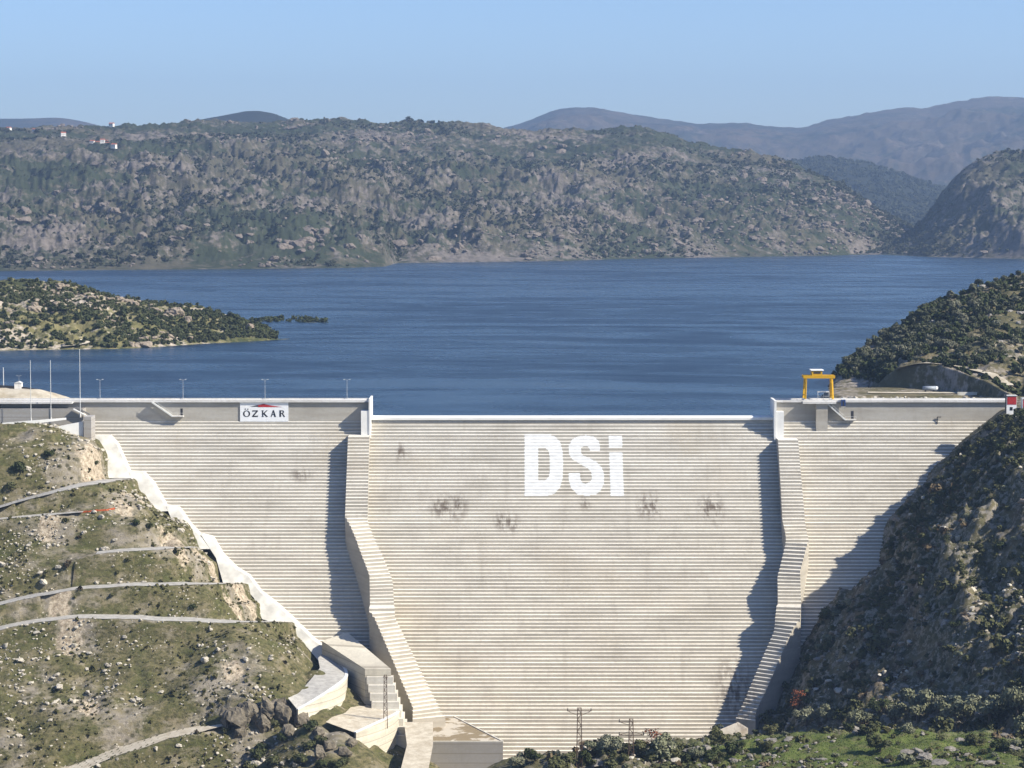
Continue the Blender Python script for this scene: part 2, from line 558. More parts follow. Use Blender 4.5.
def base_height(X, Y):
    wob = fbm(X / 60, Y / 60, 3, 3) * 9 * sstep(900, 850, Y)
    wob_y = fbm(X / 45 + 9, Y / 45, 5, 3) * 8 * sstep(910, 850, Y)
    zl = np.interp(X + wob * 0.5, clx, clz)
    front = -4.0 - 0.88 * (897 - (Y + wob_y * 0.9 + 0.06 * (X + 150)))
    hh_ = np.clip(0.5 + 0.5 * (front - zl) / 9.0, 0, 1)
    zl = front * (1 - hh_) + zl * hh_ - 9.0 * hh_ * (1 - hh_)
    zr = np.interp(X - wob_y - 0.20 * np.maximum(0, 790 - Y), crx, crz)
    # the left hillside leans a little towards the valley mouth, an added bulge on the right bank shades the training wall
    zr = zr + 5.5 * np.exp(-((X - 113) / 16) ** 2) * sstep(812, 838, Y) * sstep(905, 880, Y)
    zr = -112 + (zr + 112) * (1 - 0.32 * sstep(862, 770, Y)) - 1.5 * sstep(925, 880, Y)
    cap = np.where(Y < 925, 60.0, np.where(Y < 1200, 3.2, 0))
    cap = 3.2 + 57 * sstep(925, 905, Y) - 9 * sstep(948, 975, Y) * (X < 0) - 0.5 * (X > 0)
    lim = -2.2 + 5.2 * sstep(922, 932, Y)
    zl = np.minimum(zl, np.minimum(cap, lim))
    zr = np.minimum(zr, np.minimum(cap, 3.4 + 0.05 * np.maximum(0, X - 185)))
    fl = -110 + (33 + 8 * sstep(-30, 5, X)) * sstep(800, 655, Y) + 3.0 * sstep(800, 660, Y) * sstep(20, 70, X)
    z = np.maximum(np.maximum(zl, zr), fl)
    h = np.maximum(np.maximum(np.minimum(zl, zr), np.minimum(np.maximum(zl, zr), fl)), -200)
    # soften the valley floor crease
    d = np.clip(1 - np.abs(z - h) / 8.0, 0, 1)
    return z + d * d * 1.6


H = base_height(GX, GY)
onleft = sstep(20, -20, GX)
right = sstep(-10, 25, GX)
near = sstep(925, 895, GY)
edge_l = 1 - 0.0 * GX
H0 = H.copy()
def pull(px, py, Yq, rr):
    global H
    q = P(px, py, Yq)
    d_ = np.maximum(0, np.sqrt((GX - q[0]) ** 2 + (GY - q[1]) ** 2) - rr * 0.35)
    H = np.maximum(H, q[2] - 0.75 * d_ + fbm(GX / 6, GY / 6, 71, 4) * 1.6 * sstep(0, 5, d_))


def hz(x, y):
    """terrain height by bilinear lookup"""
    x = np.asarray(x, float); y = np.asarray(y, float)
    u = np.clip((x - gx[0]) / DX, 0, len(gx) - 1.001); v = np.clip((y - gy[0]) / DX, 0, len(gy) - 1.001)
    i, j = u.astype(int), v.astype(int)
    fu, fv = u - i, v - j
    return (H[j, i] * (1 - fu) + H[j, i + 1] * fu) * (1 - fv) + (H[j + 1, i] * (1 - fu) + H[j + 1, i + 1] * fu) * fv


def hit(px, py, y0=470, y1=1000):
    """where the sight line through a pixel meets the near terrain"""
    Y = np.arange(y0, y1, 0.5)
    d = ray(px, py)
    X = d[0] / d[1] * Y; Z = CAMZ + d[2] / d[1] * Y
    below = Z < hz(X, Y)
    i = int(np.argmax(below)) if below.any() else len(Y) - 1
    return np.array([X[i], Y[i], float(hz(X[i], Y[i]))])


# ---- tracks cut into the left bank
def resample(pts, step):
    pts = np.asarray(pts, float)
    d = np.concatenate([[0], np.cumsum(np.linalg.norm(np.diff(pts[:, :2], axis=0), axis=1))])
    n = max(2, int(d[-1] / step))
    t = np.linspace(0, d[-1], n)
    return np.stack([np.interp(t, d, pts[:, i]) for i in range(3)], 1)


def smooth_line(p, it=6):
    p = p.copy()
    for _ in range(it):
        p[1:-1] = (p[:-2] + 2 * p[1:-1] + p[2:]) / 4
    return p


bare = np.zeros_like(H)
tracks = []
for name, mat, w, pix in [
    ('track', 'track_gravel', 7.5, [(-60, 525), (0, 507), (35, 497), (68, 487), (100, 481), (132, 478)]),
    ('track', 'track_gravel', 6.0, [(-60, 525), (0, 519), (40, 516), (84, 512)]),
    ('track', 'track_gravel', 7.0, [(40, 558), (120, 551), (150, 549), (190, 547)]),
    ('track', 'track_gravel', 7.5, [(-60, 617), (0, 605), (30, 596), (60, 589), (120, 585), (180, 584), (250, 583)]),
    ('track', 'track_gravel', 8.5, [(-60, 642), (0, 628), (40, 618), (75, 615), (120, 617), (190, 621), (290, 622)]),
    ('track', 'track_sand', 9.5, [(20, 792), (80, 768), (120, 750), (160, 737), (200, 728), (232, 722)]),
]:
    pix = resample([(x, y, 0) for x, y in pix], 4.0)
    pts = smooth_line(resample(np.array([hit(x, y) for x, y, _ in pix]), 3.0), 30)
    pts = resample(pts, 2.0)
    tracks.append((name, mat, w, pts))
best = np.full_like(H, 1e9); zb = np.zeros_like(H); wb = np.full_like(H, 5.0); tw = np.ones_like(H)
for name, mat, w, pts in tracks:
    for iq, q in enumerate(pts):
        end_ = min(1.0, iq / 9.0, (len(pts) - 1 - iq) / 5.0)
        i0, i1 = np.searchsorted(gx, [q[0] - 14, q[0] + 14]); j0, j1 = np.searchsorted(gy, [q[1] - 14, q[1] + 14])
        d = (GX[j0:j1, i0:i1] - q[0]) ** 2 + (GY[j0:j1, i0:i1] - q[1]) ** 2
        b = best[j0:j1, i0:i1]; m = d < b
        b[m] = d[m]; zb[j0:j1, i0:i1][m] = q[2]; wb[j0:j1, i0:i1][m] = w; tw[j0:j1, i0:i1][m] = end_
dist = np.sqrt(best)
rough_l = fbm(GX / 34, GY / 22, 21, 5) * 4.5 + fbm(GX / 11, GY / 6, 22, 5, 0.65) * 2.4
rough_r = (fbm(GX / 26, GY / 26, 31, 4, 0.5, True) - 0.25) * 5.0 + fbm(GX / 9, GY / 9, 32, 5, 0.62) * 3.2 + fbm(GX / 7, GY / 7, 33, 5, 0.72, True) * 2.2 + np.maximum(0, fbm(GX / 4, GY / 4, 34, 3, 0.6)) * 2.2
topfade = sstep(4.5, -6, H)
calm = 0.22 + 0.78 * sstep(wb * 0.5 + 1.5, wb * 0.5 + 13, dist)
H = H + (rough_l * calm * onleft * (0.3 + 0.7 * topfade) + rough_r * right * (0.35 + 0.65 * topfade)) * (0.15 + 0.85 * near)
# flat-lying green shelf on the right in front
meadow = np.exp(-(((GX - 90) / 50) ** 4 + ((GY - 650) / 34) ** 4))
shelf_z = -66 + 0.05 * (GX - 60) + fbm(GX / 13, GY / 13, 41, 5, 0.6) * 2.8
H = H * (1 - meadow) + shelf_z * meadow
# outcrop under the dark boulders on the left
for (px, py, Yq, hh, rr) in [(262, 716, 803, 3.0, 13), (300, 745, 790, 2.0, 12)]:
    q = P(px, py, Yq)
    H += hh * np.exp(-((GX - q[0]) ** 2 + (GY - q[1]) ** 2) / rr ** 2)

for a_ in [(312, 726, 790, 8), (338, 733, 786, 7), (330, 752, 778, 8), (303, 686, 814, 7), (316, 671, 828, 6)]:
    pull(*a_)


k_ = 1 - sstep(wb * 0.5 + 1.0, wb * 0.5 + 3.6, dist)
k_ = k_ * tw
H = H * (1 - k_) + (zb - 0.06) * k_
bare = np.maximum(bare, 0.42 * (1 - sstep(wb * 0.5, wb * 0.5 + 5, dist)))

# ground zones: bare rock cuts and spoil on the left bank
for (px, py, r, a) in [(95, 455, 9, 1.0), (70, 468, 9, 0.9), (120, 500, 8, 0.9), (160, 548, 9, 0.9), (195, 560, 8, 0.8), (240, 600, 9, 1.0), (60, 530, 10, 0.8), (30, 530, 8, 0.6), (60, 598, 9, 0.8), (75, 640, 9, 0.7),
                       (240, 668, 10, 0.8), (210, 690, 9, 0.7), (85, 705, 9, 0.8), (125, 725, 9, 0.8), (40, 690, 9, 0.6), (250, 750, 9, 0.8), (330, 735, 9, 0.9), (100, 715, 8, 0.7), (15, 740, 8, 0.6), (190, 745, 9, 0.5), (120, 525, 9, 0.6),
                       (300, 650, 7, 0.7), (225, 570, 7, 0.8), (205, 545, 6, 0.8), (30, 432, 8, 0.6)]:
    q = hit(px, py)
    bare = np.maximum(bare, 0.9 * a * np.exp(-((GX - q[0]) ** 2 + (GY - q[1]) ** 2) / (r * 1.1) ** 2))
bare = np.maximum(bare, 0.23)
q = P(1016, 424, 905)
g_ = np.exp(-((GX - q[0]) ** 2 + (GY - q[1]) ** 2) / 18 ** 2)
right = right * (1 - g_)
bare = np.maximum(bare, g_)
cutm = np.zeros_like(H)
for (px, py, r) in [(97, 458, 5), (88, 466, 5), (132, 497, 5), (124, 506, 4), (172, 543, 5), (180, 553, 4), (206, 560, 5), (242, 598, 6), (234, 606, 4), (268, 612, 4), (60, 600, 4), (70, 640, 5), (90, 712, 4), (232, 672, 4), (48, 528, 4)]:
    q = hit(px, py)
    cutm = np.maximum(cutm, np.exp(-((GX - q[0]) ** 2 + (GY - q[1]) ** 2) / r ** 2))
ny, nx = H.shape
idx = np.arange(ny * nx).reshape(ny, nx)


def grid_faces(ny, nx):
    idx = np.arange(ny * nx).reshape(ny, nx)
    return np.stack([idx[:-1, :-1], idx[:-1, 1:], idx[1:, 1:], idx[1:, :-1]], -1).reshape(-1, 4)


o = mesh_np('valley_terrain', np.stack([GX, GY, H], -1).reshape(-1, 3), grid_faces(ny, nx), MAT['left_bank_ground'], smooth=True,
            attrs={'cut': cutm, 'bare': bare, 'right': right, 'meadow': np.clip(meadow * 1.2, 0, 1)})
tag(o, kind='structure')


def ribbon(name, pts, w, mat, lift=0.12, kind='structure'):
    pts = np.asarray(pts)
    t = np.gradient(pts[:, :2], axis=0)
    t /= np.linalg.norm(t, axis=1)[:, None] + 1e-9
    nrm = np.stack([-t[:, 1], t[:, 0]], 1)
    cols = []
    for s_ in (-0.5, -0.17, 0.17, 0.5):
        jit = 1 + 0.30 * np.array([math.sin(i * 0.7 + s_ * 9) * 0.6 + random.uniform(-0.5, 0.5) for i in range(len(pts))]) * (abs(s_) > 0.3)
        c = pts.copy()
        c[:, :2] += nrm * (w * s_ * jit)[:, None]
        c[:, 2] = pts[:, 2] + lift - (0.10 if abs(s_) > 0.3 else 0)
        cols.append(c)
    v = np.stack(cols, 1).reshape(-1, 3)
    o = mesh_np(name, v, grid_faces(len(pts), 4), mat)
    return tag(o, kind=kind)


for name, mat, w, pts in tracks:
    ribbon(name, pts[9:], w, MAT[mat])

# ------------------------------------------------------------------ ground sheet, lake
o = MB().add([(-16000, -300, -119), (16000, -300, -119), (16000, 19000, -119), (-16000, 19000, -119)], [(0, 1, 2, 3)]).build('ground', MAT['peninsula_ground'])
tag(o, kind='structure')
o = MB().add([(-2500, YT + 7, WATER), (2500, YT + 7, WATER), (2500, 6500, WATER), (-2500, 6500, WATER)], [(0, 1, 2, 3)]).build('lake_water', MAT['lake_water'])
tag(o, kind='structure')

# ------------------------------------------------------------------ the dam
dam = thing('concrete_dam', 'huge pale stepped concrete dam holding back the blue lake', 'dam', (0, YT, ZC))


def damchild(o):
    o.parent = dam
    o.matrix_parent_inverse = Matrix.Translation((0, -YT, -ZC))
    return o


NLEV = int((ZB + 112) / RISE)
levels = [ZB - RISE * i for i in range(NLEV)]      # tread heights
CH = 0.19                                           # chamfer on each nosing, shaped to catch the sun
jit = [random.uniform(-0.05, 0.05) for _ in range(NLEV + 1)]


def step_run(mb, x0, x1, z, yf, yb, rise, x0b=None, x1b=None, drop=0.0, ends=True):
    """one lift: riser, nosing, tread and its two ends"""
    prof = [(yf, z - rise - drop), (yf, z - CH), (yf + CH * 0.9, z), (yb, z)]
    n = max(1, int(abs(x1 - x0) / 25))
    xs = [x0 + (x1 - x0) * i / n for i in range(n + 1)]
    vs = []
    for x in xs:
        vs += [(x, y, zz) for y, zz in prof]
    fs = []
    for i in range(n):
        a, b = i * 4, i * 4 + 4
        for k in range(3):
            fs.append((a + k, b + k, b + k + 1, a + k + 1))
    if ends:
        e = len(vs)
        for x, a, fl in ((x0, 0, 0), (x1, n * 4, 1)):
            vs.append((x, yb, z - rise - drop))
            q = (a, a + 1, a + 2, a + 3, len(vs) - 1)
            fs.append(q if fl else q[::-1])
    mb.add(vs, fs)
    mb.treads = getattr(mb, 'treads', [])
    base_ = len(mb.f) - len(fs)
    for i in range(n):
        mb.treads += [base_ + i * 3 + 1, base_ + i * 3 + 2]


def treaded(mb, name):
    o = mb.build(name, [MAT['dam_concrete'], MAT['sunlit_tread_concrete']])
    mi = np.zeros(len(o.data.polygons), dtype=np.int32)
    mi[np.array(mb.treads)] = 1  # treads and nosings get the paler colour that strengthens their sunlight
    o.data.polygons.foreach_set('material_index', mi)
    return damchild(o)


xl0, xw_l = P(-60, 399, YT)[0], P(369.8, 420, YT)[0]
xw_r, xr1 = P(774.2, 420, YT)[0], P(1004, 402, YT)[0] + 3
for nm, a, b in (('abutment_section', xl0, xw_l), ('spillway_face', xw_l, xw_r), ('abutment_section', xw_r, xr1)):
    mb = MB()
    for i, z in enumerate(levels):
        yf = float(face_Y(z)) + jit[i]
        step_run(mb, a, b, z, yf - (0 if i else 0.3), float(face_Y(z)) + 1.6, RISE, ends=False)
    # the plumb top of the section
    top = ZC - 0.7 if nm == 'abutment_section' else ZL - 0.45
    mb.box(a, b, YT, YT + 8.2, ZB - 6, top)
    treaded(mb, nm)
# crest deck with its overhang, kerb and parapet
for a, b in ((xl0, P(369.5, 399, YT)[0]), (P(774.5, 399, YT)[0], xr1)):
    damchild(MB().box(a, b, YT - 0.9, YT + 9.0, ZC - 0.45, ZC - 0.02).build('crest_deck', MAT['pale_concrete']))
    damchild(MB().box(a, b, YT - 0.86, YT - 0.56, ZC - 0.02, ZC + 0.40).build('parapet', MAT['pale_concrete']))
    damchild(MB().box(a, b, YT + 8.6, YT + 8.9, ZC - 0.02, ZC + 0.40).build('parapet', MAT['pale_concrete']))
# bright sill over the spillway
mb = MB()
a, b = P(371.5, 416, YT)[0], P(773, 416, YT)[0]
prof = [(YT - 0.9, ZL - 1.2), (YT - 0.9, ZL - 0.35), (YT - 0.5, ZL), (YT + 5, ZL - 0.02), (YT + 8, ZL - 1.0), (YT + 8, ZL - 3)]
mb.prism([(a, y, z) for y, z in prof], (b - a, 0, 0))
damchild(mb.build('spillway_sill', MAT['white_concrete']))


# training walls: stepped ridges standing proud of the face; their flanks are plumb and turn inwards lower down
def training_wall(rows, nm, pier, shaft):
    zz, xa, xb, pp, ya = [], [], [], [], []
    for (py, x0, x1, p) in rows:
        q0, q1 = on_face(x0, py, p), on_face(x1, py, p)
        zz.append(q0[2]); xa.append(q0[0]); xb.append(q1[0]); pp.append(p); ya.append(q0[1])
    o_ = np.argsort(zz)
    zs_, ps_ = np.array(zz)[o_], np.array(pp)[o_]
    o_ = np.argsort(ya)
    ys_, xas, xbs = (np.array(v)[o_] for v in (ya, xa, xb))
    mb = MB(); mb.treads = []
    lv = [z for z in levels if zs_.min() - 0.5 <= z <= zs_.max() + 0.01]
    for i, z in enumerate(lv):
        yf = float(face_Y(z)) - float(np.interp(z, zs_, ps_)) + jit[i] * 0.5
        yb = float(face_Y(z)) + 1.0
        zb = z - RISE - (16 if i == len(lv) - 1 else 0)
        zt = z + 0.015
        xl_ = lambda y: float(np.interp(y, ys_, xas)); xr_ = lambda y: float(np.interp(y, ys_, xbs))
        sk = -((xl_(yf + 2.5) + xr_(yf + 2.5)) - (xl_(yf - 1) + xr_(yf - 1))) / 2 / -3.5
        sk = float(np.clip(-sk, -0.5, 0.5))            # risers stand square to the wall's run
        wd_ = xr_(yf) - xl_(yf)
        yl, yr = yf - sk * wd_ / 2, yf + sk * wd_ / 2
        n_ = 8
        v = [(xl_(yl), yl, zb), (xr_(yr), yr, zb), (xl_(yl), yl, zt - CH), (xr_(yr), yr, zt - CH)]
        f = [(0, 1, 3, 2)]
        tr = []
        for j in range(n_ + 1):
            ya_ = yl + CH * 0.9 + (yb - yl - CH * 0.9) * j / n_; yb_ = yr + CH * 0.9 + (yb - yr - CH * 0.9) * j / n_
            v += [(xl_(ya_), ya_, zt), (xr_(yb_), yb_, zt), (xl_(ya_), ya_, zb), (xr_(yb_), yb_, zb)]
            n0 = 4 + 4 * j
            if j == 0:
                f.append((2, 3, n0 + 1, n0)); tr.append(len(f) - 1)
                f.append((0, 2, n0, n0 + 2)); f.append((1, n0 + 3, n0 + 1, 3))
            else:
                m_ = n0 - 4
                f.append((m_, m_ + 1, n0 + 1, n0)); tr.append(len(f) - 1)
                f.append((m_ + 2, m_, n0, n0 + 2)); f.append((m_ + 3, n0 + 3, n0 + 1, m_ + 1))
        base_ = len(mb.f)
        mb.add(v, f)
        mb.treads += [base_ + t for t in tr]
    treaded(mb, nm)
    (ax, bx, ty, by, pd) = pier
    xa_, xb_ = P(ax, ty, YT - pd)[0], P(bx, ty, YT - pd)[0]
    mb = MB().box(xa_, xb_, YT - pd, YT + 0.2, P(ax, by, YT - pd)[2] - 2, P(ax, ty, YT - pd)[2])
    damchild(mb.build('pier', MAT['white_concrete']))
    (ax, bx, ty, by) = shaft
    xa_, xb_ = P(ax, ty, YT)[0], P(bx, ty, YT)[0]
    damchild(MB().box(xa_, xb_, YT - pd - 0.25, YT + 9.2, P(ax, by, YT)[2], P(ax, ty, YT)[2]).build('pier', MAT['white_concrete']))


training_wall([(435, 348, 369.2, 8), (516, 345, 367.5, 8), (545, 357, 380, 10.5), (577, 369.5, 393, 15), (603, 370, 394, 12), (610, 369, 395, 19.5), (660, 390, 420, 21), (716, 413, 450, 22)],
              'training_wall', (361, 369.4, 411, 436, 5.5), (369.6, 371.4, 397.5, 437))
training_wall([(437, 778, 798, 8), (520, 782.5, 805, 8), (538, 786, 809, 8), (573, 777.5, 800, 13), (601, 778, 801, 10), (607, 776, 801, 15), (622, 774, 800, 15), (650, 762, 786, 14), (690, 745, 769, 13), (720, 731, 755, 12)],
              'training_wall', (775.5, 784, 412, 438, 5.5), (772.8, 775.0, 399.5, 439))

# the painted letters: white bands on every riser and tread they cross
z6 = 6.4
LET = {
    'D': [[(157, 155), (300, 155), (350, 168), (385, 205), (400, 260), (405, 350), (400, 440), (385, 495), (350, 535), (300, 552), (157, 552)],
          [(245, 245), (290, 245), (312, 262), (318, 300), (318, 400), (312, 430), (290, 450), (245, 450)]],
    'S': [[(640, 262), (640, 232), (630, 196), (600, 170), (550, 162), (500, 168), (460, 190), (440, 230), (440, 275), (460, 315), (510, 345), (560, 372), (585, 400), (588, 440), (575, 462), (545, 472), (522, 462), (514, 440), (512, 402),
           (438, 402), (440, 450), (455, 500), (495, 540), (550, 552), (610, 545), (645, 515), (665, 470), (667, 415), (652, 370), (620, 335), (570, 308), (530, 290), (518, 268), (520, 245), (535, 232), (560, 232), (572, 245), (575, 262)]],
    'I': [[(699, 270), (784, 270), (793, 552), (707, 552)]],
}


def scan(polys, y):
    xs = []
    for p in polys:
        for (xa, ya), (xb, yb) in zip(p, p[1:] + p[:1]):
            if (ya <= y) != (yb <= y):
                xs.append(xa + (xb - xa) * (y - ya) / (yb - ya))
    xs.sort()
    return list(zip(xs[::2], xs[1::2]))


LET['dot'] = [[(695, 165), (782, 165), (783, 246), (697, 246)]]
for nm, polys in LET.items():
    mb = MB()
    for i, z in enumerate(levels):
        yf = float(face_Y(z)) + jit[i] - 0.03
        if i == 0:
            continue
        for s_ in range(4):
            za, zb = z - CH - (RISE - CH) * s_ / 4, z - CH - (RISE - CH) * (s_ + 1) / 4
            py = (proj((0, yf, (za + zb) / 2))[1] - 410) * z6
            for a, b in scan(polys, py):
                a += random.uniform(-1.5, 1.5); b += random.uniform(-1.5, 1.5)
                xa, xb = P(500 + a / z6, py / z6 + 410, yf)[0], P(500 + b / z6, py / z6 + 410, yf)[0]
                mb.add([(xa, yf, zb), (xb, yf, zb), (xb, yf, za), (xa, yf, za)], [(0, 1, 2, 3)])
                if s_ == 0:
                    yb = float(face_Y(z + RISE))
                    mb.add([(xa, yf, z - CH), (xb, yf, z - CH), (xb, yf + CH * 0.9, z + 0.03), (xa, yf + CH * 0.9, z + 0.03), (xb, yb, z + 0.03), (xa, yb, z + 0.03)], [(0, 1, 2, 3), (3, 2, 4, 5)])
    damchild(mb.build('letter_dot' if nm == 'dot' else 'painted_letter', MAT['letter_paint']))


# stairs down the plumb face, landing and gallery door
def stairs(px0, py0, px1, py1, pxe, door_x, door_top, plat):
    a, b = P(px0, py0, YT - 1.6), P(px1, py1, YT - 1.6)
    e = P(pxe, py1, YT - 1.6)
    mb = MB()
    n = 22
    for i in range(n):
        x = a[0] + (b[0] - a[0]) * (i + 0.5) / n; z = a[2] + (b[2] - a[2]) * (i + 0.5) / n
        mb.box(x - 0.22, x + 0.22, YT - 2.4, YT - 0.9 if z > ZC - 1.2 else YT - 0.02, z - 0.12, z - 0.04)
    for y in (YT - 2.45, YT - 0.85):
        mb.bar((a[0], y, a[2] - 0.25), (b[0], y, b[2] - 0.25), 0.16, 0.42)
    st_ = damchild(mb.build('staircase', MAT['light_steel']))
    l_ = MB().box(b[0] - 0.2, e[0], YT - 2.5, YT - 0.01, b[2] - 0.45, b[2] - 0.1).build('landing', MAT['pale_concrete'])
    l_.parent = st_
    mb = MB()
    mb.bar((a[0], YT - 2.45, a[2] + 0.95), (b[0], YT - 2.45, b[2] + 0.95), 0.10)
    mb.bar((b[0], YT - 2.45, b[2] + 0.95), (e[0], YT - 2.45, b[2] + 0.95), 0.08)
    for i in range(7):
        t = i / 6
        x = a[0] + (b[0] - a[0]) * t; z = a[2] + (b[2] - a[2]) * t
        mb.bar((x, YT - 2.45, z - 0.1), (x, YT - 2.45, z + 0.95), 0.07)
    for x in (e[0] - 0.05, (b[0] + e[0]) / 2):
        mb.bar((x, YT - 2.45, b[2] - 0.1), (x, YT - 2.45, b[2] + 0.95), 0.07)
    h_ = mb.build('handrail', MAT['light_steel'])
    h_.parent = st_
    d0, d1 = P(door_x[0], py1, YT)[0], P(door_x[1], py1, YT)[0]
    damchild(MB().box(d0, d1, YT - 0.06, YT + 0.2, b[2] - 0.1, P(door_x[0], door_top, YT)[2]).build('gallery_door', MAT['dark_steel']))


stairs(152, 401.5, 172.5, 415.5, 183.5, (180.6, 182.8), 408.5, None)
stairs(826, 402, 845, 419, 856, (851, 853.6), 411, None)
# crane platform cantilevered from the crest, on a buttress
a, b = P(802, 402, YT)[0], P(835, 402, YT)[0]
mb = MB().box(a, b, YT - 3.6, YT - 0.92, ZC - 0.75, ZC + 0.05)
damchild(mb.build('crane_platform', MAT['pale_concrete']))
a2, b2 = P(815.5, 405, YT)[0], P(827, 405, YT)[0]
damchild(MB().box(a2, b2, YT - 2.6, YT - 0.01, P(815, 429, YT)[2] - 1.5, ZC - 0.78).build('buttress', MAT['dam_concrete']))
# dark bracket on the plumb face
q = P(937, 424, YT)
mb = MB().bar((q[0], YT - 0.5, q[2]), (q[0], YT - 0.5, q[2] + 2.7), 0.28).bar((q[0], YT - 0.5, q[2] + 2.6), (q[0] + 1.4, YT - 0.5, q[2] + 2.6), 0.28)
mb.bar((q[0], YT - 0.5, q[2] + 0.4), (q[0], YT + 0.1, q[2] + 0.4), 0.2)
tag(mb.build('davit_arm', MAT['dark_steel']), 'small dark angled davit fixed to the grey face of the dam', 'davit', kind='thing')

# ------------------------------------------------------------------ works at the dam's left foot
# stepped block beside the left training wall
blk = thing('stepped_block', 'beige concrete block with a flat top and big steps below the tall wall', 'concrete block', tuple(P(375, 690, 830)))


def world_child(o, par):
    o.parent = par
    o.matrix_parent_inverse = Matrix.Translation(tuple(-c for c in par.location))
    return o


A, B_, Cc, D = P(322, 641, 862), P(347, 632, 872), P(391, 669, 826), P(365, 669, 826)
world_child(MB().prism([A, D, Cc, B_], (0, 0, -26)).build('base', MAT['warm_concrete']), blk)
mb = MB()
Yc = 826.0; zc = D[2]
for i in range(8):
    z = zc - 2.35 * (i + 1)
    yf = Yc - 2.0 * (i + 1)
    x0 = D[0] + 0.72 * (i + 1) * 0.9; x1 = Cc[0] + 0.75 * (i + 1)
    mb.box(x0 - 0.02 * i, x1, yf, Yc + 1.5 - 0.3 * i, z - 2.35 - (12 if i == 7 else 0), z)
world_child(mb.build('step_flight', MAT['pale_concrete']), blk)

# flat apron block at the toe
ap = thing('apron_block', 'flat topped concrete apron block with brown stained top at the toe', 'concrete block', tuple(P(460, 742, 810)))
q1, q2, q3, q4 = Pz(404, 717, -95.3), Pz(454, 717, -95.3), Pz(503, 742, -95.3), Pz(425, 742, -95.3)
world_child(MB().prism([q4, q3, q2, q1], (0, 0, -22)).build('base', MAT['grey_concrete']), ap)
k = NT('stained_slab')
n = k.noise(0.12, 4, 0.6)
k.color(k.mix(k.ramp(n, [(0.5, 0.0), (0.54, 1.0)]), (0.25, 0.195, 0.12), (0.52, 0.46, 0.37)))
MAT['stained_slab'] = k.m
cen = (q1 + q2 + q3 + q4) / 4
tp = [cen + (q - cen) * 0.965 + np.array([0, 0, 0.02]) for q in (q4, q3, q2, q1)]
world_child(MB().prism(tp[::-1], (0, 0, -0.01)).build('top_slab', MAT['stained_slab']), ap)
mb = MB()
for u, w_ in ((q4, q3), (q3, q2)):
    mb.bar(u + np.array([0, 0.3, 0.1]), w_ + np.array([0, 0.3, 0.1]), 0.5, 0.35)
world_child(mb.build('kerb', MAT['pale_concrete']), ap)
# slab end at the right foot
sl = [P(702, 737, 800), P(738, 722, 816), P(748, 728, 811), P(716, 741, 797)]
o = MB().prism([s_ + np.array([0, 0, 0.0]) for s_ in (sl[0], sl[3], sl[2], sl[1])], (0, 0, -4)).build('toe_slab', MAT['dam_concrete'])
tag(o, 'sunlit sloping concrete slab end among bushes at the shaded toe', 'slab', kind='thing')


# curved retaining walls carrying the hairpin road
def retaining(pts, zdrop, label, mat):
    n = 26
    pts = np.array(pts)
    d = np.concatenate([[0], np.cumsum(np.linalg.norm(np.diff(pts, axis=0), axis=1))])
    t = np.linspace(0, d[-1], n)
    c = smooth_line(np.stack([np.interp(t, d, pts[:, i]) for i in range(3)], 1), 10)
    tt = np.gradient(c[:, :2], axis=0); tt /= np.linalg.norm(tt, axis=1)[:, None]
    nn = np.stack([-tt[:, 1], tt[:, 0]], 1)
    inn = c.copy(); inn[:, :2] += nn * 0.8
    root = thing('retaining_wall', label, 'retaining wall', tuple(c[n // 2]))
    dz = np.interp(np.linspace(0, 1, n), np.linspace(0, 1, len(zdrop)), zdrop)
    out = c.copy(); bot = c.copy(); bot[:, 2] -= dz; binn = inn.copy(); binn[:, 2] -= dz
    v = np.stack([bot, out, inn, binn], 1).reshape(-1, 3)
    o = mesh_np('wall_face', v, grid_faces(n, 4), mat)
    world_child(o, root)
    cap = MB()
    for i in range(n - 1):
        cap.bar(c[i] + np.array([nn[i, 0] * .4, nn[i, 1] * .4, 0.15]), c[i + 1] + np.array([nn[i + 1, 0] * .4, nn[i + 1, 1] * .4, 0.15]), 1.0, 0.35)
    world_child(cap.build('coping', MAT['white_concrete']), root)
    return c, inn


upper = [P(298, 710, 797), P(318, 699, 803), P(336, 687, 811), P(346, 680, 821), P(349, 674, 835), P(343, 664, 850)]
lower = [P(356, 733, 785), P(376, 724, 793), P(392, 716.5, 804), P(399, 713, 813), P(401, 709, 824)]
cu, iu = retaining(upper, [5, 8, 11, 11, 12, 12], 'upper curved white retaining wall on the outside of the hairpin road', MAT['warm_concrete'])
clw, il = retaining(lower, [16, 18, 22, 22, 22], 'tall lower curved retaining wall, cream and rust streaked, above the pale track', MAT['warm_concrete'])


def road_fill(name, outer, inner, mat, n=26, m=6, bumpz=0.0):
    """surface between two 3D lines"""
    def rs(p):
        p = np.array(p, float)
        d = np.concatenate([[0], np.cumsum(np.linalg.norm(np.diff(p, axis=0), axis=1))])
        t = np.linspace(0, d[-1], n)
        return np.stack([np.interp(t, d, p[:, i]) for i in range(3)], 1)
    a, b = rs(outer), rs(inner)
    v = np.stack([a + (b - a) * j / (m - 1) for j in range(m)], 1)
    o = mesh_np(name, v.reshape(-1, 3), grid_faces(n, m), mat)
    return tag(o, kind='structure')


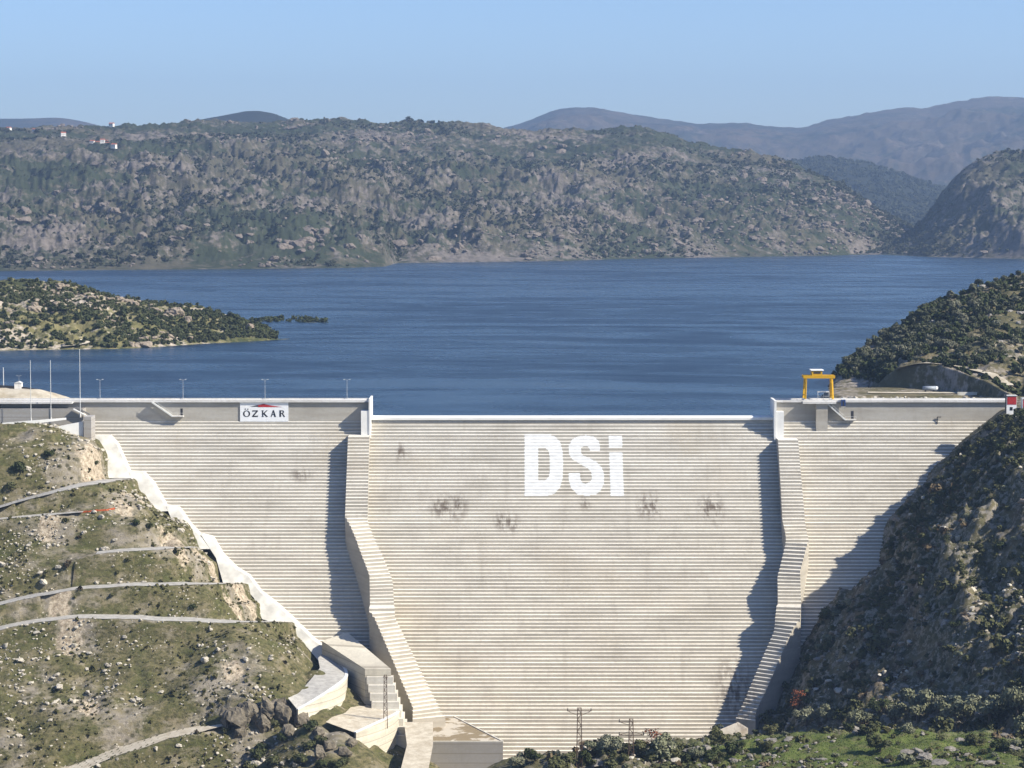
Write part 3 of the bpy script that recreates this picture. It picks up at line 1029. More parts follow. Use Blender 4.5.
up_in = [P(288, 706, 800), P(299, 693, 808), P(312, 678, 820), P(320, 668, 835), P(318, 658, 850), P(322, 654, 860)]
for p_ in up_in: p_[2] = max(p_[2], -79.0)
road_fill('access_road', cu - np.array([0, 0, 0.05]), up_in, MAT['track_gravel'])
lo_in = [P(326, 722, 792), P(332, 717, 798), P(345, 713, 808), P(354, 704, 824), P(364, 698, 845)]
road_fill('access_road', clw - np.array([0, 0, 0.05]), lo_in, MAT['track_sand'])
road_fill('access_road', [P(433, 722, 812), P(433, 745, 790), P(428, 772, 765)], [P(404, 722, 812), P(407, 745, 790), P(400, 772, 765)], MAT['track_sand'])

# white aprons of sprayed concrete where the left abutment meets the rock
for pix in [
    [(93, 436), (109, 436), (117, 445), (124, 461), (131, 478), (108, 478), (105, 462), (98, 446)],
    [(129, 472), (143, 473), (153, 484), (161, 498), (168, 511), (153, 512), (141, 502), (134, 487)],
    [(166, 506), (178, 508), (190, 525), (202, 538), (210, 549), (187, 549), (176, 530)],
    [(201, 535), (212, 538), (222, 555), (236, 569), (249, 577), (261, 593), (280, 608), (296, 623), (313, 640), (334, 656), (334, 672), (318, 660), (301, 640), (283, 626), (262, 619), (254, 598), (241, 584), (224, 586), (216, 558)],
]:
    lo = [on_face(x, y, 5.2) for x, y in pix]
    o = MB().prism(lo[::-1], (0, 9.0, 0)).build('concrete_apron', MAT['shotcrete'])
    yy = sum(p[1] for p in pix) / len(pix)
    tag(o, {0: 'topmost short white concrete apron beside the grey pillar', 1: 'second white concrete apron down, ending above the barrier netting',
            2: 'third white concrete apron down, a short stepped tongue', 3: 'longest white concrete apron, running down to the hairpin road'}[
        0 if yy < 465 else 1 if yy < 500 else 2 if yy < 535 else 3], 'apron', 'white aprons along the left abutment', 'thing')

# left abutment: grey wall with a dark road strip above it, white parapet, wedge wall and end pillar
x0_, x1_ = P(-70, 409, YT - 7)[0], P(83, 409, YT - 7)[0]
zt_ = P(40, 409, YT - 7)[2]
aw = thing('abutment_wall', 'plain grey abutment wall behind the flagpoles, a dark road strip on its top', 'wall', (x0_, YT - 7, zt_))
world_child(MB().box(x0_, x1_, YT - 7, YT - 0.1, zt_ - 12, zt_).build('wall_face', MAT['grey_concrete']), aw)
world_child(MB().box(x0_, x1_ - 1, YT - 6.4, YT - 0.2, zt_, zt_ + 0.05).build('road_strip', MAT['asphalt']), aw)
damchild(MB().box(x0_, P(74, 402, YT)[0], YT - 5.0, YT - 0.92, ZC - 0.65, ZC - 0.05).build('crest_deck', MAT['pale_concrete']))
mb = MB()
pp_ = [P(-40, 427.5, 909), P(0, 424.5, 909), P(40, 421, 911), P(66, 418.6, 913)]
for i in range(3):
    a, b = pp_[i], pp_[i + 1]
    mb.prism([a + np.array([0, 0, -1.3 + 0.3 * i]), b + np.array([0, 0, -1.0 + 0.3 * i]), b + np.array([0, 0, 0.5 - 0.1 * i]), a + np.array([0, 0, 0.6 - 0.1 * i])], (0, 0.5, 0))
tag(mb.build('deck_parapet', MAT['white_concrete']), 'low white parapet in front of the grey wall with the flagpoles', 'parapet', kind='thing')
Yw = 910
w4 = [P(22, 433.5, Yw - 3), P(40, 439.5, Yw - 3), P(83, 443.5, Yw), P(83.5, 421.5, Yw)]
mb = MB().prism([w4[0], w4[1], w4[2], w4[3]], (0, 1.5, 0))
tag(mb.build('wing_wall', MAT['white_concrete']), 'white wedge shaped wing wall tapering away from the grey pillar', 'wing wall', kind='thing')
a, b = P(83.6, 417, Yw - 1), P(91, 417, Yw - 1)
mb = MB().box(a[0], b[0], Yw - 1, Yw + 8, P(84, 455, Yw)[2] - 4, a[2])
tag(mb.build('abutment_pillar', MAT['grey_concrete']), 'grey concrete end pillar between the wedge wall and the dam steps', 'pillar', kind='thing')

# sandy mound with works behind the crest on the left
mx, my = np.meshgrid(np.linspace(-235, -140, 60), np.linspace(948, 1010, 40))
c0 = P(5, 392, 980)
mh = 9.0 * np.exp(-(((mx - c0[0]) / 33) ** 4)) * np.exp(-(((my - 978) / 19) ** 2)) + fbm(mx / 8, my / 8, 77, 4) * 1.0 - 2.6
prof = np.interp(mx, [-235, -187, -178, -164, -155, -148], [1.0, 1.0, 0.95, 0.62, 0.30, 0.0])
mh = (mh + 2.6) * prof - 2.6
o = mesh_np('sand_mound_ground', np.stack([mx, my, mh], -1).reshape(-1, 3), grid_faces(40, 60), MAT['dry_sand'], smooth=True)
tag(o, kind='structure')
q = P(22, 386, 978)

# ------------------------------------------------------------------ hills: sheets between a shoreline and a crest
def sheet(name, mat, shore, ridge, Yr, nu, nv, amps, vback=0.35, Ysh=None, expo=1.0, seed=0, lowz=None, ridge_amp=0.35, prof=None):
    u0, u1 = ridge[0][0], ridge[-1][0]
    us = np.linspace(u0, u1, nu)
    ry = np.interp(us, [p[0] for p in ridge], [p[1] for p in ridge])
    sm = np.convolve(np.pad(ry, 4, mode='edge'), np.ones(9) / 9, 'valid')
    ry = sm
    yr = np.interp(us, [p[0] for p in Yr], [p[1] for p in Yr]) if isinstance(Yr, list) else np.full(nu, float(Yr))
    if Ysh is None:
        sy = np.interp(us, [p[0] for p in shore], [p[1] for p in shore])
        ysh = np.array([Pz(u, s, WATER)[1] for u, s in zip(us, sy)])
    else:
        ysh = np.interp(us, [p[0] for p in Ysh], [p[1] for p in Ysh]) if isinstance(Ysh, list) else np.full(nu, float(Ysh))
    zr = np.array([P(u, r, y)[2] for u, r, y in zip(us, ry, yr)])
    z0 = WATER if lowz is None else lowz
    vs = np.concatenate([[-0.06, -0.02], np.linspace(0, 1, nv), 1 + vback * np.linspace(0, 1, 14)[1:]])
    V, U = np.meshgrid(vs, us, indexing='ij')
    Y = ysh[None] + (yr - ysh)[None] * V
    X = (U - 512) / F * Y * 1.0025
    up = np.clip(V, 0, 1)
    if prof is None:
        f = up ** expo
    else:
        f = prof(U, up)
    Z = z0 + (zr[None] - z0) * f
    back = np.clip((V - 1) / vback, 0, 1)
    Z = Z - (np.abs(zr[None] - z0) * 0.8 + 30) * back ** 1.5
    win = sstep(0.0, 0.10, V) * (ridge_amp + (1 - ridge_amp) * (1 - sstep(0.50, 0.97, V)))
    hgt = np.clip((zr[None] - z0) / max(1.0, np.percentile(zr - z0, 80)), 0.0, 1.0)
    n = 0
    for i, (L, a, rg) in enumerate(amps):
        w_ = win if L >= 100 else np.maximum(win, sstep(0.0, 0.10, V) * min(0.6, ridge_amp * 12))
        n = n + fbm(X / L, Y / L, seed + 50 * i, 4 if L < 200 else 3, 0.55, rg) * a * w_
    Z = Z + n * (0.15 + 0.85 * hgt)
    Z = np.where(V < 0, z0 - 40 * (-V) - 1.0, Z)
    # a wavering shoreline
    Z = Z + fbm(X / 90, Y / 90, seed + 7, 3) * 3.0 * sstep(0.12, 0.0, np.abs(V)) * (0.3 if lowz is None else 0)
    verts = np.stack([X, Y, Z], -1)
    o = mesh_np(name, verts.reshape(-1, 3), grid_faces(len(vs), nu), MAT[mat], smooth=True)
    tag(o, kind='structure')
    return verts, vs, us


def pick(verts, n, v0=2, vmax=None, zmin=WATER + 1.5, gen=rng):
    """random points on a sheet"""
    a, b = verts.shape[:2]
    vmax = vmax or a - 14
    i = gen.uniform(v0, vmax - 1.01, n); j = gen.uniform(0, b - 1.01, n)
    ii, jj = i.astype(int), j.astype(int)
    fi, fj = (i - ii)[:, None], (j - jj)[:, None]
    p = (verts[ii, jj] * (1 - fj) + verts[ii, jj + 1] * fj) * (1 - fi) + (verts[ii + 1, jj] * (1 - fj) + verts[ii + 1, jj + 1] * fj) * fi
    return p[p[:, 2] > zmin]


main_ridge = [(-420, 150), (-300, 138), (-140, 131), (-60, 128), (0, 129), (60, 129), (110, 128), (135, 126), (170, 126), (200, 123), (245, 123), (300, 121), (360, 123), (400, 122), (440, 123), (480, 126), (520, 130), (560, 131), (600, 130), (637, 127), (662, 132), (687, 142),
              (722, 150), (762, 155), (792, 165), (822, 177), (852, 192), (872, 205), (892, 217), (912, 228), (925, 240), (945, 256), (980, 266)]
main_shore = [(-420, 275), (-140, 272), (0, 271), (120, 270), (250, 269), (340, 268), (385, 266.5), (398, 263), (450, 262.5), (560, 261), (640, 258.5), (740, 257), (830, 255.5), (880, 253.5), (980, 253)]
main_v, mvs, mus = sheet('far_hills', 'far_hill_ground', main_shore, main_ridge, [(-140, 4700), (300, 5000), (640, 4900), (900, 4500), (980, 4500)], 1370, 290,
                         [(700, 26, True), (230, 22, True), (80, 18, True), (26, 15, False), (9, 8, False)], seed=100, ridge_amp=0.04)
rh_v, _, _ = sheet('far_hills', 'far_hill_ground', [(850, 255), (880, 254.5), (930, 257), (1024, 259), (1160, 261), (1420, 263)],
                   [(850, 258), (866, 252), (884, 247), (900, 239), (915, 227), (930, 209), (945, 188), (962, 169), (982, 157.5), (1000, 153.5), (1024, 152), (1090, 152), (1160, 156), (1260, 150), (1420, 160)], 4350, 450, 150,
                   [(300, 34, True), (100, 26, True), (36, 15, False), (10, 8, False)], seed=310, ridge_amp=0.25)
fo_v, _, _ = sheet('forested_hills', 'forest_ground', None, [(660, 215), (700, 190), (745, 172), (785, 163), (825, 160), (870, 166), (905, 177), (935, 188), (990, 196), (1060, 200), (1160, 200)], 7400, 300, 110,
                   [(600, 50, True), (200, 26, True), (60, 10, False)], Ysh=5600, lowz=-6, seed=420, ridge_amp=0.3)
bk_v, _, _ = sheet('forested_hills', 'forest_ground', None, [(120, 140), (175, 126), (205, 119.5), (235, 113), (258, 110), (275, 113), (292, 120), (320, 130), (360, 142)], 7600, 160, 70,
                   [(500, 30, True), (120, 12, False)], Ysh=5900, lowz=40, seed=520, ridge_amp=0.25)
sheet('mountains', 'mountain_ground', None, [(420, 150), (470, 138), (505, 128), (530, 120), (556, 110), (580, 107.5), (606, 110), (640, 117), (670, 123), (705, 126), (738, 123.5), (765, 127), (800, 128.5), (825, 121),
      (850, 117), (880, 112), (902, 109), (925, 110), (955, 103), (985, 98.5), (1015, 98.5), (1060, 102), (1160, 112)], 13000, 420, 130,
      [(1500, 130, True), (500, 60, True), (150, 30, True), (50, 12, False)], Ysh=8600, lowz=20, seed=620, ridge_amp=0.10)
sheet('mountains', 'mountain_ground', None, [(-160, 126), (-90, 122), (-30, 119.5), (30, 119), (62, 118), (82, 121), (105, 127), (140, 138)], 12500, 120, 50,
      [(1200, 60, True), (300, 20, False)], Ysh=9000, lowz=30, seed=720, ridge_amp=0.10)

pen_v, _, _ = sheet('lake_peninsula', 'peninsula_ground', [(-280, 357), (-90, 353), (0, 350.5), (60, 349.5), (115, 349), (150, 347.5), (200, 344), (250, 341.5), (290, 339)],
                    [(-280, 292), (-180, 286), (-90, 284), (0, 282), (40, 282), (65, 284), (90, 288), (110, 294), (125, 299), (150, 303), (175, 307), (200, 309), (220, 314), (240, 320), (260, 327), (272, 333), (281, 340), (290, 346)],
                    [(-280, 1560), (-90, 1540), (0, 1530), (200, 1530), (290, 1490)], 620, 130, [(60, 5.5, True), (22, 3.2, True), (7, 1.6, False), (2.5, 0.6, False)], seed=810, ridge_amp=0.35, expo=0.85)
isl_v, _, _ = sheet('lake_islet', 'peninsula_ground', [(252, 322), (325, 322.5)], [(252, 321), (262, 318.6), (290, 319.0), (312, 319.8), (325, 321.5)], 1760, 90, 20, [(8, 0.8, False)], seed=870)


# wooded hill rising from the lake behind the right abutment, with a rock cut at its foot
cut = lambda U: np.interp(U, [820, 868, 886, 900, 925, 960, 990, 1010, 1022, 1200], [0, 0, 8.5, 12.5, 14.5, 13.0, 10.0, 6.5, 3.5, 2])


def hill_prof(U, up):
    zr_ = np.array([max(P(u, np.interp(u, [q[0] for q in lr], [q[1] for q in lr]), np.interp(u, *LYR))[2] + 1.5, 0.5) for u in U[0]])[None]
    c = cut(U) / zr_
    rise = sstep(0.008, 0.024, up)
    return np.where(c > 0, c * rise, 0) + (1 - np.minimum(c, 0.9)) * np.clip((up - 0.10 * (c > 0.02)) / (1 - 0.10 * (c > 0.02)), 0, 1) ** 0.92 * 1.0


lr = [(822, 392), (830, 384), (838, 371), (850, 361), (870, 346), (900, 326), (920, 312), (945, 299), (970, 288), (990, 281), (1024, 272), (1090, 256), (1180, 240)]
LYR = ([822, 850, 900, 1024, 1180], [1090, 1120, 1180, 1230, 1250])
lh_v, _, _ = sheet('wooded_hill', 'lake_hill_ground', None, lr, list(zip(*LYR)), 380, 140, [(45, 5, True), (16, 2.4, False), (5, 1.0, False), (2, 0.4, False)], Ysh=[(822, 1064), (850, 1054), (880, 1046), (940, 1020), (1010, 966), (1180, 945)], lowz=-1.5,
                   seed=930, ridge_amp=0.3, prof=hill_prof)
# shelf with the upper road
sx, sy_ = np.meshgrid(np.linspace(118, 300, 180), np.linspace(955, 1035, 150))
edge = 990 + fbm(sx / 9, sy_ / 9, 55, 4) * 9 - 46 * sstep(178, 200, sx)
sz = 2.9 - 6.5 * sstep(0, -13, sy_ - edge) - 6.5 * sstep(0, -10, sx - (128 + 0.12 * (sy_ - 990) + fbm(sx / 7, sy_ / 7, 56, 3) * 4)) + fbm(sx / 4, sy_ / 4, 57, 4) * 0.8 * sstep(8, -6, sy_ - edge)
o = mesh_np('road_shelf_terrain', np.stack([sx, sy_, sz], -1).reshape(-1, 3), grid_faces(150, 180), MAT['lake_hill_ground'], smooth=True)
tag(o, kind='structure')
lp_, lpp = np.stack(proj(lh_v[2:-14].reshape(-1, 3)), 1), lh_v[2:-14].reshape(-1, 3)
led = np.array([lpp[int(np.argmin((lp_[:, 0] - x) ** 2 + (lp_[:, 1] - y) ** 2))] for x, y in [(896, 372), (906, 367), (925, 364), (945, 366), (962, 368), (980, 372), (996, 378), (1010, 387)]])
led = smooth_line(resample(led, 2.0), 5)
led[:, 2] += 0.6
ribbon('rock_ledge_ground', led, 4.5, MAT['dry_sand'], 0.2)
ribbon('upper_road', np.array([Pz(x, y, 3.0) for x, y in [(868, 392.4), (900, 392.8), (940, 393), (990, 392.6), (1060, 392)]]).repeat(1, 0), 6, MAT['track_sand'], 0.25)
q0, q1 = Pz(956, 394, 3.0), Pz(1006, 394, 3.0)
tag(MB().box(q0[0], q1[0] + 20, q0[1] - 3.4, q0[1] - 2.9, 1.0, 4.0).build('roadside_barrier', MAT['shotcrete']), 'low pale kerb barrier along the upper road above dark water', 'barrier', kind='thing')


# ------------------------------------------------------------------ rocks and plants: template meshes
def ico(sub):
    t = (1 + 5 ** 0.5) / 2
    v = [(-1, t, 0), (1, t, 0), (-1, -t, 0), (1, -t, 0), (0, -1, t), (0, 1, t), (0, -1, -t), (0, 1, -t), (t, 0, -1), (t, 0, 1), (-t, 0, -1), (-t, 0, 1)]
    f = [(0, 11, 5), (0, 5, 1), (0, 1, 7), (0, 7, 10), (0, 10, 11), (1, 5, 9), (5, 11, 4), (11, 10, 2), (10, 7, 6), (7, 1, 8), (3, 9, 4), (3, 4, 2), (3, 2, 6), (3, 6, 8), (3, 8, 9), (4, 9, 5), (2, 4, 11), (6, 2, 10), (8, 6, 7), (9, 8, 1)]
    v = [np.array(p) / np.linalg.norm(p) for p in v]
    for _ in range(sub):
        cache = {}; nf = []

        def mid(a, b):
            key = (min(a, b), max(a, b))
            if key not in cache:
                m = v[a] + v[b]; v.append(m / np.linalg.norm(m)); cache[key] = len(v) - 1
            return cache[key]
        for a, b, c in f:
            ab, bc, ca = mid(a, b), mid(b, c), mid(c, a)
            nf += [(a, ab, ca), (b, bc, ab), (c, ca, bc), (ab, bc, ca)]
        f = nf
    return np.array(v), np.array(f)


def rock_template(seed, sub=2, flat=0.7):
    g = np.random.default_rng(seed)
    v, f = ico(sub + 1 if sub > 1 else sub)
    # chop with random planes for facets
    for _ in range(15):
        n = g.normal(size=3); n /= np.linalg.norm(n)
        d = g.uniform(0.38, 0.72)
        s_ = v @ n - d
        v = v - np.outer(np.maximum(s_, 0), n) * 0.95
    v = v + 0.16 * np.stack([fbm(v[:, 0] * 3.1 + seed + v[:, 2], v[:, 1] * 3.1 + i - v[:, 2] * 2.3, seed + i, 4, 0.6) for i in range(3)], 1)
    v = v * np.array([g.uniform(0.8, 1.25), g.uniform(0.75, 1.1), flat * g.uniform(0.8, 1.2)])
    v[:, 2] -= v[:, 2].min() * 0.55
    return v, f


def leaf_cloud(seed, nl, size, lobes=6, rx=1.0, rz=0.9, base=0.0, dense=0.75, tall=0.0):
    """lumpy cloud of small leaf faces; unit radius, standing on z=0"""
    g = np.random.default_rng(seed)
    cs = []
    for i in range(lobes):
        a = g.uniform(0, 2 * np.pi); r_ = g.uniform(0.15, 0.62) * rx
        cs.append((math.cos(a) * r_, math.sin(a) * r_, base + g.uniform(0.32, 0.95) * rz + tall * g.uniform(0, 1), g.uniform(0.30, 0.52) * (0.72 if lobes > 9 else 1.0)))
    cs.append((0, 0, base + 0.5 * rz, 0.55 if lobes <= 9 else 0.42))
    cs = np.array(cs)
    w = cs[:, 3] ** 2; w /= w.sum()
    which = g.choice(len(cs), nl, p=w)
    d = g.normal(size=(nl, 3)); d /= np.linalg.norm(d, axis=1)[:, None]
    d[:, 2] = np.where(d[:, 2] < -0.5, -d[:, 2], d[:, 2])
    rr = cs[which, 3] * (1 - (1 - dense) * g.uniform(0, 1, nl) ** 0.8 + 0.12 * g.normal(size=nl) * (g.uniform(0, 1, nl) > 0.7))
    c = cs[which, :3] + d * rr[:, None]
    c[:, 2] = np.maximum(c[:, 2], base * 0.8 + 0.03)
    nrm = d + g.normal(size=(nl, 3)) * 0.55
    nrm /= np.linalg.norm(nrm, axis=1)[:, None]
    u = np.cross(nrm, g.normal(size=(nl, 3))); u /= np.linalg.norm(u, axis=1)[:, None]
    t = np.cross(nrm, u)
    sz_ = size * g.uniform(0.6, 1.35, nl)[:, None]
    v = np.stack([c - u * sz_ - t * sz_ * 0.6, c + u * sz_ * 0.9 - t * sz_ * 0.7, c + u * sz_ + t * sz_ * 0.6, c - u * sz_ * 0.8 + t * sz_ * 0.75], 1).reshape(-1, 3)
    f = np.arange(nl * 4).reshape(-1, 4)
    return v, f


def merge(templates, pts, scales, zs=None, gen=rng, tilt=0.0):
    """one mesh of many small things nobody could count"""
    V, Fc = [], []; n = 0
    which = gen.integers(0, len(templates), len(pts))
    ang = gen.uniform(0, 2 * np.pi, len(pts))
    for k_, (tv, tf) in enumerate(templates):
        m = np.where(which == k_)[0]
        if not len(m):
            continue
        ca, sa = np.cos(ang[m]), np.sin(ang[m])
        s_ = scales[m]; szz = s_ * (zs[m] if zs is not None else 1)
        x = (tv[None, :, 0] * ca[:, None] - tv[None, :, 1] * sa[:, None]) * s_[:, None]
        y = (tv[None, :, 0] * sa[:, None] + tv[None, :, 1] * ca[:, None]) * s_[:, None]
        z = tv[None, :, 2] * szz[:, None]
        v = np.stack([x, y, z], -1) + pts[m][:, None, :]
        nv_ = tv.shape[0]
        f = tf[None] + (np.arange(len(m)) * nv_)[:, None, None] + n
        V.append(v.reshape(-1, 3)); Fc.append(f.reshape(-1, tf.shape[1]))
        n += len(m) * nv_
    return np.concatenate(V), np.concatenate(Fc)


ROCKS = [rock_template(s_, 2) for s_ in range(5)]
ROCKS_LOW = [rock_template(40 + s_, 1) for s_ in range(5)]
ROCKS_FLAT = [rock_template(60 + s_, 2, 0.35) for s_ in range(3)]
SHRUBS = [leaf_cloud(s_, 650, 0.085, 7, 1.0, 0.8) for s_ in range(6)]
SHRUB_MID = [leaf_cloud(20 + s_, 170, 0.15, 6, 1.0, 0.8) for s_ in range(5)]
SHRUB_LOW = [leaf_cloud(40 + s_, 46, 0.30, 4, 0.9, 0.8) for s_ in range(5)]
TUFT = [leaf_cloud(60 + s_, 26, 0.34, 3, 0.8, 0.5) for s_ in range(4)]


def template_meshes(nm, temps, mat, smooth=False):
    out = []
    for v, f in temps:
        o = mesh_np(nm, v, f, mat, smooth=smooth)
        out.append(o.data)
        bpy.data.objects.remove(o)
    return out


def scatter(name, meshes, pts, scales, label, cat, group, zs=None, sink=0.0, gen=rng):
    ob = []
    for i, p in enumerate(pts):
        o = bpy.data.objects.new(name, meshes[int(gen.integers(0, len(meshes)))])
        C.objects.link(o)
        s_ = float(scales[i])
        o.location = (float(p[0]), float(p[1]), float(p[2]) - sink * s_)
        o.rotation_euler = (float(gen.normal() * 0.08), float(gen.normal() * 0.08), float(gen.uniform(0, 6.28)))
        o.scale = (s_, s_ * float(gen.uniform(0.8, 1.2)), s_ * (float(zs[i]) if zs is not None else float(gen.uniform(0.75, 1.1))))
        tag(o, label, cat, group, 'thing')
        ob.append(o)
    return ob


def inframe(p, m=25):
    x, y = proj(p)
    return (x > -m) & (x < 1024 + m) & (y > 0) & (y < 768 + m)


# ---- far hills: scrub and boulder fields
p = pick(main_v, 60000)
dens = fbm(p[:, 0] / 220, p[:, 1] / 220, 900, 4) + 0.6 * fbm(p[:, 0] / 60, p[:, 1] / 60, 901, 3)
keep = dens > rng.uniform(-0.02, 0.42, len(p))
ps = p[keep]
p2 = pick(rh_v, 12000)
dens = fbm(p2[:, 0] / 150, p2[:, 1] / 150, 905, 4)
ps = np.concatenate([ps, p2[dens > rng.uniform(-0.45, 0.35, len(p2))]])
v, f = merge(SHRUB_LOW, ps, rng.uniform(1.4, 4.2, len(ps)) * np.where(rng.uniform(0, 1, len(ps)) > 0.85, 1.5, 0.9), rng.uniform(0.6, 1.2, len(ps)))
tag(mesh_np('hill_scrub', v, f, MAT['leaf_far']), kind='stuff')
p = pick(main_v, 42000)
dens = fbm(p[:, 0] / 260, p[:, 1] / 260, 920, 4) + 0.5 * fbm(p[:, 0] / 70, p[:, 1] / 70, 921, 3)
p = p[dens > rng.uniform(0.10, 0.55, len(p))]
p2 = pick(rh_v, 1200)
p2 = p2[fbm(p2[:, 0] / 120, p2[:, 1] / 120, 925, 4) > rng.uniform(-0.1, 0.5, len(p2))]
p = np.concatenate([p, p2])
v, f = merge(ROCKS_LOW, p, rng.gamma(1.6, 1.15, len(p)) + 0.8, rng.uniform(0.5, 1.3, len(p)))
tag(mesh_np('hill_rubble', v, f, MAT['rock_far']), kind='stuff')
rk_far = template_meshes('hillside_outcrop', ROCKS, MAT['rock_far'])
big = []
for (cx, cy, n_, spread) in [(285, 232, 26, 30), (305, 222, 14, 22), (170, 235, 16, 22), (330, 242, 16, 30), (430, 248, 12, 30), (610, 240, 16, 34), (655, 236, 12, 26), (720, 222, 10, 34), (100, 205, 10, 30), (20, 215, 10, 25),
                         (500, 145, 10, 26), (380, 140, 8, 30), (560, 145, 8, 22), (660, 152, 8, 28), (740, 170, 8, 28), (810, 200, 8, 26)]:
    gx_, gy_ = rng.normal(cx, spread, n_), rng.normal(cy, spread * 0.28, n_)
    big.append(np.stack([gx_, gy_], 1))
big = np.concatenate(big)
mp = np.stack(proj(main_v[2:-14].reshape(-1, 3)), 1); mpts = main_v[2:-14].reshape(-1, 3)
sel = []
for q in big:
    d = (mp[:, 0] - q[0]) ** 2 + (mp[:, 1] - q[1]) ** 2
    j = int(np.argmin(d))
    if d[j] < 25 and mpts[j, 2] > 2:
        sel.append(mpts[j])
sel = np.array(sel)
scatter('hillside_outcrop', rk_far, sel, rng.uniform(4, 15, len(sel)), 'big tan granite outcrop bulging from the scrubby far hillside', 'outcrop', 'granite outcrops on the far hillside', sink=0.25)

p = pick(fo_v, 14000, zmin=2)
d_ = fbm(p[:, 0] / 260, p[:, 1] / 260, 930, 4)
p = p[d_ > rng.uniform(-0.5, 0.2, len(p))]
v, f = merge(SHRUB_LOW, p, rng.uniform(4, 9, len(p)))
tag(mesh_np('forest_scrub', v, f, MAT['leaf_far']), kind='stuff')

# ---- houses of the far village
hs = []
for (px, py) in [(93, 145), (98, 147), (103, 144), (108, 148), (114, 148.5), (106, 145), (64, 137), (35, 133), (9, 132), (118, 147), (112, 127.5)]:
    d = (mp[:, 0] - px) ** 2 + (mp[:, 1] - py) ** 2
    hs.append(mpts[int(np.argmin(d))])
h0 = thing('village_house', 'tiny white house of the far hilltop village', 'house', (0, 0, 0), 'white houses of the far village')
MB().box(-5, 5, -4, 4, -3, 5.5).build('wall', MAT['plaster'], h0)
MB().add([(-5.5, -4.5, 5.4), (5.5, -4.5, 5.4), (5.5, 4.5, 5.4), (-5.5, 4.5, 5.4), (-5.5, 0, 7.6), (5.5, 0, 7.6)], [(0, 1, 5, 4), (2, 3, 4, 5), (1, 2, 5), (3, 0, 4), (3, 2, 1, 0)]).build('roof', MAT['tile_red'], h0)
w = MB()
for x in (-3, 0, 3):
    w.box(x - 0.6, x + 0.6, -4.06, -3.9, 1.5, 3.2)
w.build('window', MAT['dark_glass'], h0)
for i, q in enumerate(hs):
    o = h0 if i == 0 else copy_tree(h0)
    o.location = tuple(q + np.array([0, -4.0, 3.0])); o.rotation_euler = (0, 0, random.uniform(-0.6, 0.6))
    s_ = random.uniform(0.7, 0.95); o.scale = (s_, s_, s_)

# ---- peninsula
sh_pen = template_meshes('shoreline_shrub', SHRUB_MID, MAT['leaf_peninsula'])
p = pick(pen_v, 1400, zmin=WATER + 0.8); p = p[inframe(p)]
dens = fbm(p[:, 0] / 30, p[:, 1] / 30, 960, 4)
p = p[dens > rng.uniform(-0.4, 0.4, len(p))][:300]
scatter('shoreline_shrub', sh_pen, p, rng.uniform(1.6, 3.6, len(p)), 'dark green scrub bush growing on the rocky lake peninsula', 'shrub', 'scrub bushes on the lake peninsula', sink=0.12)
p = pick(pen_v, 7500, zmin=WATER + 0.6)
dens = fbm(p[:, 0] / 26, p[:, 1] / 26, 962, 4)
p = p[dens > rng.uniform(-0.5, 0.3, len(p))]
v, f = merge(SHRUB_LOW, p, rng.uniform(0.6, 2.0, len(p)))
tag(mesh_np('peninsula_undergrowth', v, f, MAT['leaf_peninsula']), kind='stuff')
rk_pen = template_meshes('peninsula_boulder', ROCKS, MAT['rock_tan'])
p = pick(pen_v, 3900, zmin=WATER + 0.4); p = p[inframe(p)]
dens = fbm(p[:, 0] / 28, p[:, 1] / 28, 965, 4)
p = p[dens > rng.uniform(0.0, 0.55, len(p))][:190]
scatter('peninsula_boulder', rk_pen, p, rng.gamma(2.2, 0.85, len(p)) + 0.5, 'tan granite boulder among bushes on the lake peninsula', 'boulder', 'granite boulders on the lake peninsula', sink=0.2)
p = pick(isl_v, 400, zmin=WATER - 0.9)[:46]
scatter('islet_shrub', sh_pen, p, rng.uniform(1.5, 3.4, len(p)), 'dark bush on the thin islet off the peninsula tip', 'shrub', 'bushes on the thin islet', sink=0.1)
pn = np.stack(proj(pen_v[2:-14].reshape(-1, 3)), 1); pnp = pen_v[2:-14].reshape(-1, 3)


def on_sheet(pix):
    return np.array([pnp[int(np.argmin((pn[:, 0] - x) ** 2 + (pn[:, 1] - y) ** 2))] for x, y in pix])


ribbon('shore_road', resample(smooth_line(resample(on_sheet([(62, 347.5), (78, 346), (90, 344.5), (92, 342.5), (82, 341)]), 2.5), 5), 2), 4.5, MAT['track_sand'], 0.9)

# ---- wooded lake hill: individual olive-like trees and bushes
lake_tree_meshes = [(template_meshes('crown', [leaf_cloud(200 + i, 330, 0.125, 7, 0.95, 0.75, 0.45)], MAT['leaf_lake'])[0]) for i in range(5)]
tv = MB().cone((0, 0, -0.3), (0.03, 0.02, 0.75), 0.085, 0.05, 6)
tk = tv.build('trunk', MAT['bark']); trunk_mesh = tk.data; bpy.data.objects.remove(tk)


def tree_set(pts, scales, name, label, group, crowns, trunk=trunk_mesh, cat='tree'):
    for i, q in enumerate(pts):
        s_ = float(scales[i])
        r_ = thing(name, label, cat, (float(q[0]), float(q[1]), float(q[2]) - 0.1 * s_), group, random.uniform(0, 6.28))
        r_.scale = (s_, s_ * random.uniform(0.85, 1.15), s_ * random.uniform(0.85, 1.15))
        for nm, me in (('trunk', trunk), ('crown', crowns[random.randrange(len(crowns))])):
            o = bpy.data.objects.new(nm, me); C.objects.link(o); o.parent = r_


